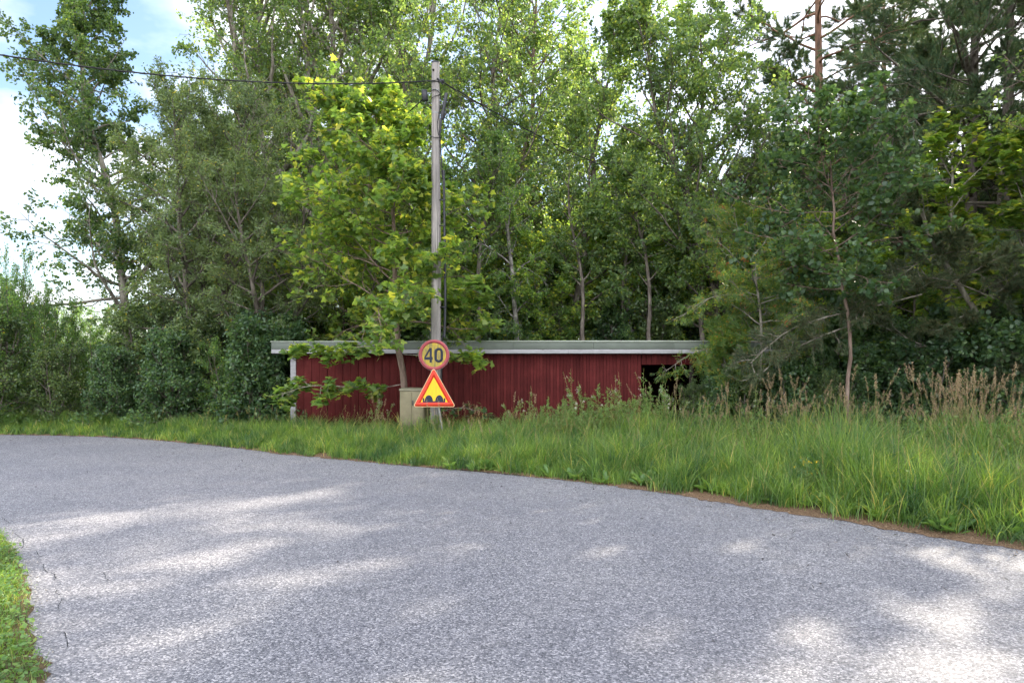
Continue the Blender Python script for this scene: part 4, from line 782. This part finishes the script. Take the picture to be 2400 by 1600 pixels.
# sunlit trees far off at the left
for px_, Y_, s_ in ((40, 62, 1.5), (110, 70, 1.5), (175, 64, 1.4), (240, 72, 1.5), (-60, 60, 1.6), (310, 66, 1.5), (380, 74, 1.6), (460, 70, 1.5)):
    b_ = base(px_, Y_); put(sh4, b_[0], Y_, s_ * 1.35, None, 'pale sunlit tree far away beyond the bushes on the left', 'far sunlit trees on the left', 'tree')
# wood past the right edge, with unseen trees added to shade the road
for o_, x_, Y_, s_ in ((pop[5], 15.0, 11.0, .95), (pop[4], 20, 8.0, 1.0), (pop[5], 24, 19, 1.0), (pineC, 14.5, 5.0, .9), (pineA, 24, 12.5, 1.1), (pop[4], 18.5, 2.0, .9), (pop[6], 27, 15, 1.0), (pop[5], 14.6, 15.2, .95), (pop[4], 13.2, 11.6, .8), (pop[6], 12.3, 9.4, .8), (pop[4], 12.8, 13.8, .85), (pineC, 17.5, 17.5, 1.0)):
    kind = o_.name.split('_')[0]; used.add(o_.name)
    put(o_, x_, Y_, s_, None, f'{kind} unseen past the right edge of the picture, shading the road', f'{kind}s past the right edge', 'tree')

NUM = ['', 'second', 'third', 'fourth', 'fifth', 'sixth', 'seventh', 'eighth', 'ninth', 'tenth', 'eleventh', 'twelfth', 'thirteenth', 'fourteenth', 'fifteenth', 'sixteenth', 'seventeenth', 'eighteenth', 'nineteenth', 'twentieth', 'next', 'next'] + ['inner'] * 20
def order_labels(group, text):
    """name the members of a look-alike group by their order across the picture"""
    os_ = [o for o in COL.objects if o.parent is None and o.get('group') == group]
    os_.sort(key=lambda o: o.location.x / o.location.y); n_ = len(os_)
    for k, o in enumerate(os_):
        w_ = 'leftmost' if k == 0 else 'rightmost' if k == n_ - 1 else NUM[k] + ' from left' if k <= n_ // 2 else NUM[n_ - 1 - k] + ' from right'
        o['label'] = text.replace('#', w_)
bpy.context.view_layer.update()
order_labels('young trees left of the pole', '# of the bright young trees in the wood left of the pole')
order_labels('young trees above the shed roof', '# of the bright young trees above the red shed wall')
order_labels('young trees behind the shed opening', '# of the bright young trees above the dark shed opening')
order_labels('young trees under the pines', '# of the bright young trees under the pines at right')
order_labels('slim dark trunked trees behind the shed', '# of the slim dark bent trunks close behind the shed')
order_labels('small leaved shrubs on the left', '# of the small leaved shrubs in the left undergrowth')
order_labels('thin upright saplings at far left', '# of the thin upright saplings poking above the left bushes')
order_labels('dark bushes on the left', '# of the dark glossy bushes in the left undergrowth')
order_labels('large leaved bushes at the left shed end', '# of the large leaved bushes crowding the left shed end')
order_labels('birch saplings on the left', '# of the feathery saplings among the left bushes')
order_labels('small leaved shrubs at right', '# of the small leaved shrubs behind the bushes at right')
order_labels('broad leaved bushes at right', '# of the broad leaved bushes behind the reed grass')
order_labels('dark bushes at right', '# of the dark bushes in the shade right of the shed')
order_labels('bushes just behind the shed', '# of the bushes showing just above the shed roof')
# ------------------------------------------------------------------ grass and herbs
def blades(rng, pos, hgt, wd, lean, K=4, curl=.5):
    """curved tapering blades: (n,2..3) pos, heights, widths; K segments"""
    n_ = len(pos); a_ = rng.uniform(0, 2 * np.pi, n_); dirv = np.stack([np.cos(a_), np.sin(a_)], -1) * lean[:, None]
    dirv[:, 0] += .06
    t_ = np.linspace(0, 1, K)[None, :]; side = unit(np.stack([-np.sin(a_ + rng.normal(size=n_) * .9), np.cos(a_ + rng.normal(size=n_) * .9)], -1))
    c2 = dirv[:, None, :] * (t_ ** 1.7)[..., None] * hgt[:, None, None]
    bend = np.linalg.norm(dirv, axis=1)[:, None]; z_ = hgt[:, None] * (t_ - curl * .45 * bend * t_ ** 3)
    w_ = wd[:, None] * np.array([.8, 1.0, .75, .02] if K == 4 else np.r_[np.linspace(.8, 1, K - 1), .02])[None]
    base3 = np.c_[pos[:, :2], pos[:, 2] if pos.shape[1] > 2 else np.full(n_, .01)]
    cen = np.concatenate([c2, z_[..., None]], -1) + base3[:, None]
    s3 = np.concatenate([side, np.zeros((n_, 1))], -1)[:, None]
    v = np.stack([cen - s3 * w_[..., None], cen + s3 * w_[..., None]], 2).reshape(n_ * K * 2, 3)
    b0 = (np.arange(n_) * K * 2)[:, None]; f_ = np.concatenate([b0 + np.array([[2 * k, 2 * k + 1, 2 * k + 3, 2 * k + 2]]) for k in range(K - 1)], 1).reshape(-1, 4)
    return v, f_
def verge_pts(rng, n_, dmin, dmax, xlo=-19, xhi=11, pw=1.0):
    i = rng.integers(0, nE, n_ * 3); i = i[(farw[i, 0] > xlo) & (farw[i, 0] < xhi)][:n_]
    d_ = dmin + (dmax - dmin) * rng.uniform(0, 1, len(i)) ** pw
    p = farw[i] + fnw[i] * d_[:, None] + rng.normal(size=(len(i), 2)) * .04
    return p, d_
def hfield(p, d_):
    h = np.interp(p[:, 0], [-14, -5, -1, 2, 4.5, 8], [.36, .38, .42, .56, .74, .80]) * np.interp(d_, [0, .25, .9, 2.5], [.35, .7, 1.0, 1.1])
    g_ = .5 + .5 * np.sin(p[:, 0] * 2.1 + np.sin(p[:, 1] * 1.7) * 2) * np.sin(p[:, 1] * 2.6 + 1.3); g2 = np.sin(p[:, 0] * 5.7 + 3 * np.sin(p[:, 1] * 3.1)) * np.sin(p[:, 1] * 6.3 + p[:, 0]); return h * (.66 + .5 * g_ + .16 * g2)
rg = np.random.default_rng(4); gm = MB()
def insideshed(p): return (p[:, 0] > X0 - .1) & (p[:, 0] < X2) & (p[:, 1] > YS - .12)
# tufts
for n_, lo, hi, xlo, xhi, k_ in ((5200, .02, 1.6, -15, 9, 26), (5200, 1.2, 5.4, -15, 10.5, 22)):
    p, d_ = verge_pts(rg, n_, lo, hi, xlo, xhi); i = np.repeat(np.arange(len(p)), k_)
    q = p[i] + rg.normal(size=(len(i), 2)) * .055; dd = d_[i]; ok = ~insideshed(q) & ((dd > .0)); q = q[ok]; dd = dd[ok]; i = i[ok]
    tuft_h = rg.uniform(.55, 1.35, len(p))[i]; h = hfield(q, dd) * tuft_h * rg.uniform(.55, 1.15, len(q)); near_ = np.linalg.norm(q, axis=1)
    v, f_ = blades(rg, q, h, rg.uniform(.0016, .0044, len(q)) * np.interp(near_, [6, 16], [1.1, 1.8]), rg.uniform(.08, 1.0, len(q)), 4); gm.add(v, f_)
tag(gm.build('verge_grass', M['grass']), 'long green grass on the verge between the road and the shed', 'grass', kind='stuff')
# grass and clover at the lower left corner
gm = MB(); hb = MB(); n_ = 110000
i = rg.integers(0, nE, n_ * 4); i = i[(near[i, 0] > -9.5) & (near[i, 1] > 2.2)][:n_]; d_ = rg.uniform(0, 1.8, len(i)) ** 1.0
q = near[i] - nn[i] * (d_ - .0)[:, None] + rg.normal(size=(len(i), 2)) * .025
h = np.interp(d_, [0, .25, 1], [.04, .12, .18]) * rg.uniform(.5, 1.5, len(i)) * np.interp(q[:, 1], [3, 5.5, 7], [.8, 1.3, 1.6])
v, f_ = blades(rg, q, h, rg.uniform(.0012, .0026, len(q)), rg.uniform(.2, .9, len(q)), 4); gm.add(v, f_)
tag(gm.build('corner_grass', M['grass']), 'short grass on the near road edge at the lower left corner', 'grass', kind='stuff')
k = rg.choice(len(q), 34000); c3 = np.c_[q[k], rg.uniform(.015, .09, len(k))]; hb.inst(T_round[0], T_round[1], c3, rframes(rg, len(k), .8, 0.0), rg.uniform(.014, .032, (len(k), 1)))
tag(hb.build('clover_leaves', M['herb']), 'low clover and weed leaves among the grass at the lower left corner', 'ground cover', kind='stuff')
# low herbs in the verge
hb = MB()
for x0_, x1_, lo, hi, n_, ls_ in ((.2, 5.2, .05, 1.6, 9000, .034), (3.0, 9, .8, 4.0, 5000, .045), (-2, 4, 2.6, 4.6, 4500, .045), (-13, -4, 2.2, 4.0, 4000, .05)):
    p, d_ = verge_pts(rg, n_, lo, hi, x0_, x1_); h = hfield(p, d_); msk = (np.sin(p[:, 0] * 3.1 + p[:, 1] * 1.9) > -.1) & ~insideshed(p); p, h = p[msk], h[msk]
    hb.inst(T_oval[0], T_oval[1], np.c_[p, h * rg.uniform(.15, .75, len(p))], rframes(rg, len(p), .6, .0), ls_ * rg.uniform(.6, 1.3, (len(p), 1)))
tag(hb.build('verge_herbs', M['herb']), 'leafy weeds mixed into the tall verge grass', 'ground cover', kind='stuff')

# thin flowering stalks standing over the grass
sm_ = MB(); p, d_ = verge_pts(rg, 1500, .25, 5.0, -9, 10); p = p[(~insideshed(p)) & (rg.uniform(size=len(p)) < np.interp(p[:, 0], [-9, 0, 4], [.25, .6, 1.0]))]; n_ = len(p)
dd_ = np.interp(p[:, 0], [-9, 0, 4], [.55, .7, .95]) * rg.uniform(.7, 1.25, n_); C = curves(rg, np.c_[p, np.zeros(n_)], np.c_[rg.normal(size=(n_, 2)) * .22, np.ones(n_)], dd_, 6, -.05, .05)
sm_.tubes(C, np.linspace(.0022, .0011, 6)[None].repeat(n_, 0), 3); i = np.repeat(np.arange(n_), 22); t_ = rg.uniform(.8, 1.0, len(i)); q, tg = samp(C, i, t_)
sm_.inst(T_narrow[0], T_narrow[1], q + rg.normal(size=q.shape) * .005, rframes(rg, len(q), .1, 0, tg * 2), rg.uniform(.012, .028, (len(q), 1)))
tag(sm_.build('grass_stalks', M['stem']), 'thin straw coloured flowering grass stalks rising over the verge', 'grass', kind='stuff')
# small stones and grit where the asphalt breaks up
gv = MB(); oc = np.array([[1, 0, 0], [-1, 0, 0], [0, .8, 0], [0, -.8, 0], [0, 0, .6], [0, 0, -.6]], float); of = [[0, 2, 4], [2, 1, 4], [1, 3, 4], [3, 0, 4], [2, 0, 5], [1, 2, 5], [3, 1, 5], [0, 3, 5]]
for crv, nrmv, sg_, n_, lo_, hi_ in ((farw, fnw, -1, 5000, -.25, .12), (near, nn, 1, 3500, -.1, .14)):
    i = rg.integers(0, nE, n_ * 3); i = i[(crv[i, 0] > -10) & (crv[i, 0] < 8)][:n_]; q = crv[i] + nrmv[i] * (sg_ * rg.uniform(lo_, hi_, len(i)) * rg.uniform(.2, 1, len(i)))[:, None]
    rot = unit(rg.normal(size=(len(q), 3))); y = unit(np.cross(rot, [0, 0, 1.])); rot = np.stack([rot, y, np.cross(rot, y)], -1); gv.inst(oc, of, np.c_[q, np.full(len(q), .006)], rot, rg.uniform(.002, .009, (len(q), 1)))
M['grit'] = plain('grit', (.30, .28, .26), .9, .2, 0, .4, 40); tag(gv.build('edge_grit', M['grit']), 'small stones and grit along the broken road edges', 'gravel', kind='stuff')

lw = MB()
p, d_ = verge_pts(rg, 900, .02, 1.0, -1, 4.6); i = np.repeat(np.arange(len(p)), 9); a = rg.uniform(0, 6.28, len(i)); e = rg.uniform(.35, 1.25, len(i)); dx = np.stack([np.cos(a) * np.cos(e), np.sin(a) * np.cos(e), np.sin(e)], -1); y = unit(np.cross([0, 0, 1.], dx)); rot = np.stack([dx, y, np.cross(dx, y)], -1)
lw.inst(np.array([[0, 0, 0], [.35, .13, .04], [.75, .14, 0], [1, 0, -.15], [.75, -.14, 0], [.35, -.13, .04]]), [[0, 3, 2, 1], [0, 5, 4, 3]], np.c_[p[i] + rg.normal(size=(len(i), 2)) * .03, np.full(len(i), .02)], rot, rg.uniform(.10, .24, (len(i), 1)))
tag(lw.build('dandelion_leaves', M['herb']), 'long dandelion like leaves mixed in the grass at the road edge', 'ground cover', kind='stuff')
# fallen leaves and needles blown over the road
lv_ = MB(); n_ = 420; i = rg.integers(0, nE, n_ * 3); i = i[(farw[i, 0] > -11) & (farw[i, 0] < 7)][:n_]; q = farw[i] - fnw[i] * rg.exponential(.9, len(i))[:, None]
lv_.inst(T_oval[0], T_oval[1], np.c_[q, np.full(len(q), .008)], rframes(rg, len(q), 1.2, 0.0), rg.uniform(.012, .04, (len(q), 1)))
n_ = 1500; i = rg.integers(0, nE, n_ * 3); i = i[(farw[i, 0] > -11) & (farw[i, 0] < 7)][:n_]; q = farw[i] - fnw[i] * rg.exponential(1.4, len(i))[:, None]
lv_.inst(np.array([[-1, -.04, 0], [0, .06, .1], [1, -.04, 0], [0, -.08, .1]]), [[0, 3, 2, 1]], np.c_[q, np.full(len(q), .006)], rframes(rg, len(q), 3.0, 0.0), rg.uniform(.02, .05, (len(q), 1)))
tag(lv_.build('fallen_leaves', M['dark_wood']), 'dark fallen leaf bits and twigs strewn on the asphalt', 'leaf litter', kind='stuff')
# reed grass clumps with brown plumes
def reed(seed, n_=9, hgt=1.15, lean=.27):
    rng = np.random.default_rng(seed); root = empty('reed_grass'); st = MB(); pl = MB(); lf = MB()
    p0 = rng.normal(size=(n_, 3)) * np.array([.14, .12, 0]); a = rng.uniform(0, 6.28, n_); ln_ = rng.uniform(.02, lean, n_)
    dr = np.stack([np.cos(a) * ln_, np.sin(a) * ln_, np.ones(n_)], -1); h = hgt * rng.uniform(.6, 1.15, n_); C = curves(rng, p0, dr, h, 7, -.03, .05)
    st.tubes(C, np.linspace(.0028, .0014, 7)[None].repeat(n_, 0), 4)
    i = np.repeat(np.arange(n_), 70); t_ = 1 - .19 * rng.uniform(0, 1, len(i)) ** .9; q, tg = samp(C, i, t_)
    wdt = .024 * np.sin(np.clip((1.0 - t_) / .19, 0.05, 1) * np.pi * .9) + .003
    pr = unit(rng.normal(size=q.shape)); rot = rframes(rng, len(q), .1, 0, tg * 2.5 + pr * .5); pl.inst(T_narrow[0], T_narrow[1], q + pr * wdt[:, None] * rng.uniform(.3, 1, (len(q), 1)), rot, rng.uniform(.014, .03, (len(q), 1)))
    m_ = n_ * 5; ii = rng.integers(0, n_, m_); v, f_ = blades(rng, np.c_[p0[ii][:, :2] + rng.normal(size=(m_, 2)) * .06, np.zeros(m_)], hgt * rng.uniform(.4, .8, m_), rng.uniform(.002, .004, m_), rng.uniform(.15, .7, m_)); lf.add(v, f_)
    st.build('stems', M['stem'], root); pl.build('plumes', M['plume'], root); lf.build('leaves', M['grass'], root); return root
reeds = [reed(90, 9, 1.12), reed(91, 13, 1.2, .3), reed(92, 6, 1.0, .4), reed(93, 3, .95, .5)]
rl = random.Random(12)
spots = [(1905, 12.6), (1935, 12.9), (1700, 13.6), (1560, 14.2), (1605, 13.9), (1650, 13.8), (1750, 13.4), (1800, 13.2), (1850, 13.0), (1985, 12.6), (2020, 12.6), (2060, 12.2), (2110, 12.0), (2150, 11.7), (2190, 11.4), (2215, 11.2), (2240, 11.3), (2265, 11.0), (2290, 11.0), (2320, 10.9), (2345, 10.6), (2380, 10.4), (2420, 10.2), (2235, 11.7), (2280, 11.6), (2010, 13.2), (1880, 13.6), (1730, 14.2), (1520, 14.5), (1465, 14.6), (1870, 12.4), (2085, 11.8), (2365, 10.8)]
for j, (px_, Y_) in enumerate(spots):
    b_ = base(px_, Y_); o_ = reeds[1] if 2180 < px_ < 2300 else reeds[rl.choice([0, 2, 0])]
    put(o_, b_[0], Y_, rl.uniform(1.0, 1.35), rl.uniform(0, 6.28), 'dense stand of pinkish brown reed plumes at the back of the verge at far right' if 2180 < px_ < 2300 else 'clump of brown plumed reed grass along the dark bushes at right',
        'dense reed plumes at far right' if 2180 < px_ < 2300 else 'reed grass clumps at right', 'reed grass')
for px_, Y_ in ((1045, 13.9), (1062, 14.1), (1095, 14.2), (1130, 14.3), (1180, 14.3), (1230, 14.0), (1290, 14.2), (1080, 12.4), (1160, 12.0), (1325, 14.4), (905, 14.2), (872, 14.9), (1380, 14.3)):
    b_ = base(px_, Y_); put(reeds[3] if px_ != 1045 else reeds[2], b_[0], Y_, rl.uniform(.8, 1.05), rl.uniform(0, 6.28), 'thin reed stems with small plumes near the road sign, before the red wall', 'thin reed stems near the sign', 'reed grass')

# tall mugwort-like weeds, wild flowers, ferns
def weed(seed, n_=7, hgt=.9, fluff=False, name='tall_weed', lm='herb', ls=.042):
    rng = np.random.default_rng(seed); root = empty(name); st = MB(); lf = MB()
    p0 = rng.normal(size=(n_, 3)) * np.array([.12, .12, 0]); dr = rng.normal(size=(n_, 3)) * .13 + np.array([0, 0, 1.]); C = curves(rng, p0, dr, hgt * rng.uniform(.7, 1.1, n_), 7, .02, .05)
    st.tubes(C, np.linspace(.004, .002, 7)[None].repeat(n_, 0), 4)
    i = np.repeat(np.arange(n_), 9); t_ = rng.uniform(.35, .95, len(i)); q, tg = samp(C, i, t_); D = curves(rng, q, tg * .8 + unit(rng.normal(size=q.shape)) * .7, .22 * (1.25 - t_), 4, .05, .12); st.tubes(D, np.full((len(i), 4), .0016), 3)
    j = np.r_[np.repeat(np.arange(len(i)), 9)]; q1, tg1 = samp(D, j, rng.uniform(.1, 1, len(j))); k = np.repeat(np.arange(n_), 40); q2, tg2 = samp(C, k, rng.uniform(.1, .98, len(k)))
    q = np.vstack([q1, q2]); tg = np.vstack([tg1, tg2]); lf.inst(T_narrow[0], T_narrow[1], q, rframes(rng, len(q), .3, .1, unit(tg + rng.normal(size=tg.shape) * .8)), ls * rng.uniform(.6, 1.3, (len(q), 1)))
    st.build('stems', M['stem'], root); lf.build('leaves', M[lm], root)
    if fluff:
        fl = MB(); q = D[rng.choice(len(D), len(D) // 2), -1]; q = np.repeat(q, 9, 0); q = q + rng.normal(size=q.shape) * .010
        fl.inst(T_narrow[0], T_narrow[1], q, rframes(rng, len(q), .1, 0), np.full((len(q), 1), .016)); fl.build('flower_heads', M['white_fluff' if fluff is True else fluff], root)
    return root
w1 = weed(101); w2 = weed(102, 5, 1.15, True); w3 = weed(103, 9, .62); w4 = weed(104, 3, .55, 'yellow', 'yellow_wildflower', 'herb', .04)
for px_, Y_, o_, s_ in ((1300, 14.0, w1, .85), (1345, 13.9, w1, .8), (1385, 13.6, w3, .9), (1445, 14.0, w1, 1.0), (1490, 13.9, w1, .95), (1535, 13.4, w3, .9), (1250, 13.8, w3, .7), (1275, 14.2, w1, .95), (1320, 13.6, w3, .9), (1365, 14.2, w1, .95), (1410, 13.9, w1, .8), (1470, 13.6, w3, 1.0), (1515, 14.0, w1, .95),
                        (1665, 12.8, w1, .75), (1760, 12.5, w3, .9), (1900, 12.0, w1, .8), (1990, 11.6, w1, .8), (2100, 11.4, w1, .75), (2200, 10.6, w3, 1.0), (2310, 9.8, w1, .9), (2340, 9.6, w1, .95), (1180, 14.2, w3, .9), (1010, 14.8, w3, .8)):
    b_ = base(px_, Y_); put(o_, b_[0], Y_, s_ * rl.uniform(1.15, 1.5), None, 'clump of tall narrow leaved green weeds in the back of the verge', 'tall green weeds before the red wall' if px_ < 1510 else 'tall green weeds before the dark bushes', 'weed')
for px_, Y_, s_ in ((1345, 14.3, 1.05), (1240, 14.5, .8), (1520, 14.2, 1.05), (1450, 14.4, 1.0), (885, 15.2, .75), (1560, 14.4, .85), (1780, 13.8, .85)):
    b_ = base(px_, Y_); put(w2, b_[0], Y_, s_ * 1.2, None, 'tall weed with whitish seed heads standing above the grass', 'weeds with whitish seed heads', 'weed')
b_ = base(1895, 7.9); o = put(w4, b_[0], 7.9, 1.0, .4, 'yellow flowering plant standing alone near the road edge at right', None, 'wildflower')
for px_, Y_ in ((1810, 9.6), (1835, 9.8), (2170, 8.0), (2260, 8.8), (2230, 7.6), (1520, 11.0), (2100, 7.6)):
    b_ = base(px_, Y_); c_ = put(w4, b_[0], Y_, rl.uniform(.7, 1.0), None, 'small yellow wildflower half hidden in the long grass at right', 'small yellow wildflowers in the grass', 'wildflower')
def fern(seed):
    rng = np.random.default_rng(seed); root = empty('fern'); st = MB(); lf = MB(); n_ = 9; a = np.arange(n_) * 6.283 / n_ + rng.uniform(-.2, .2, n_)
    C = curves(rng, np.zeros((n_, 3)), np.stack([np.cos(a) * .5, np.sin(a) * .5, np.ones(n_)], -1), rng.uniform(.6, .95, n_), 8, -.11, .03); st.tubes(C, np.linspace(.004, .001, 8)[None].repeat(n_, 0), 4)
    k = 34; i = np.repeat(np.arange(n_), k); t_ = np.tile(np.linspace(.15, .99, k), n_); sg = np.tile(np.tile([1, -1], k // 2), n_); q, tg = samp(C, i, t_)
    sd = unit(np.cross(tg, [0, 0, 1.])) * sg[:, None]; nrm = unit(np.cross(sd, tg)); rot = np.stack([sd, np.cross(nrm, sd), nrm], -1)
    lf.inst(np.array([[0, -.07, 0], [0, .07, 0], [.6, .06, -.04], [1, 0, -.1], [.6, -.05, -.04]]), [[0, 4, 3, 2, 1]], q, rot, (.16 * np.sin(np.pi * np.clip(t_, .1, 1) ** .8) + .02)[:, None]); st.build('stalks', M['stem'], root); lf.build('fronds', M['herb'], root); return root
fe = fern(111)
for px_, Y_, s_ in ((20, 15.9, 1.0), (70, 16.2, .9), (130, 16.0, .9), (0, 16.4, 1.1), (200, 15.9, .8), (290, 15.7, .85), (345, 15.9, .8), (410, 15.6, .7), (480, 15.4, .8), (560, 15.3, .7), (250, 16.1, .9)):
    Y_ += 1.0; b_ = base(px_, Y_); put(fe, b_[0], Y_, s_, None, 'fern at the foot of the dark bushes on the left', 'ferns on the left', 'fern')
# broad leaved plant at the road edge
def dock():
    rng = np.random.default_rng(7); root = empty('broadleaf_weed'); lf = MB(); n_ = 26; a = rng.uniform(0, 6.28, n_); e = rng.uniform(.1, 1.1, n_)
    dx = np.stack([np.cos(a) * np.cos(e), np.sin(a) * np.cos(e), np.sin(e)], -1); y = unit(np.cross([0, 0, 1.], dx)); rot = np.stack([dx, y, np.cross(dx, y)], -1)
    lf.inst(np.array([[0, 0, 0], [.3, .14, .05], [.7, .13, 0], [1, 0, -.2], [.7, -.13, 0], [.3, -.14, .05]]), [[0, 3, 2, 1], [0, 5, 4, 3]], rng.normal(size=(n_, 3)) * np.array([.03, .03, .005]) + np.array([0, 0, .02]), rot, rng.uniform(.1, .22, (n_, 1))); lf.build('leaves', M['dark'], root); return root
dk = dock(); g_ = G(1865, 1188); put(dk, g_[0] + .1, g_[1] + .12, 1.0, 0, 'dark rosette of broad leaves right at the road edge below the yellow flower', None, 'weed')
order_labels('tall green weeds before the red wall', '# of the narrow leaved weed clumps before the red wall')
order_labels('tall green weeds before the dark bushes', '# of the narrow leaved weed clumps before the dark bushes')
order_labels('reed grass clumps at right', '# of the loose brown plumed reed clumps at right')
order_labels('ferns on the left', '# of the ferns at the foot of the left bushes')
order_labels('weeds with whitish seed heads', '# of the tall weeds with whitish seed heads')
order_labels('thin reed stems near the sign', '# of the thin reed tufts before the red wall')
order_labels('small yellow wildflowers in the grass', '# of the small yellow wildflowers in the long grass')
order_labels('dense reed plumes at far right', '# of the dense pinkish brown reed clumps at far right')
print('verts', sum(len(me.vertices) for me in bpy.data.meshes), 'objs', len(S.objects))
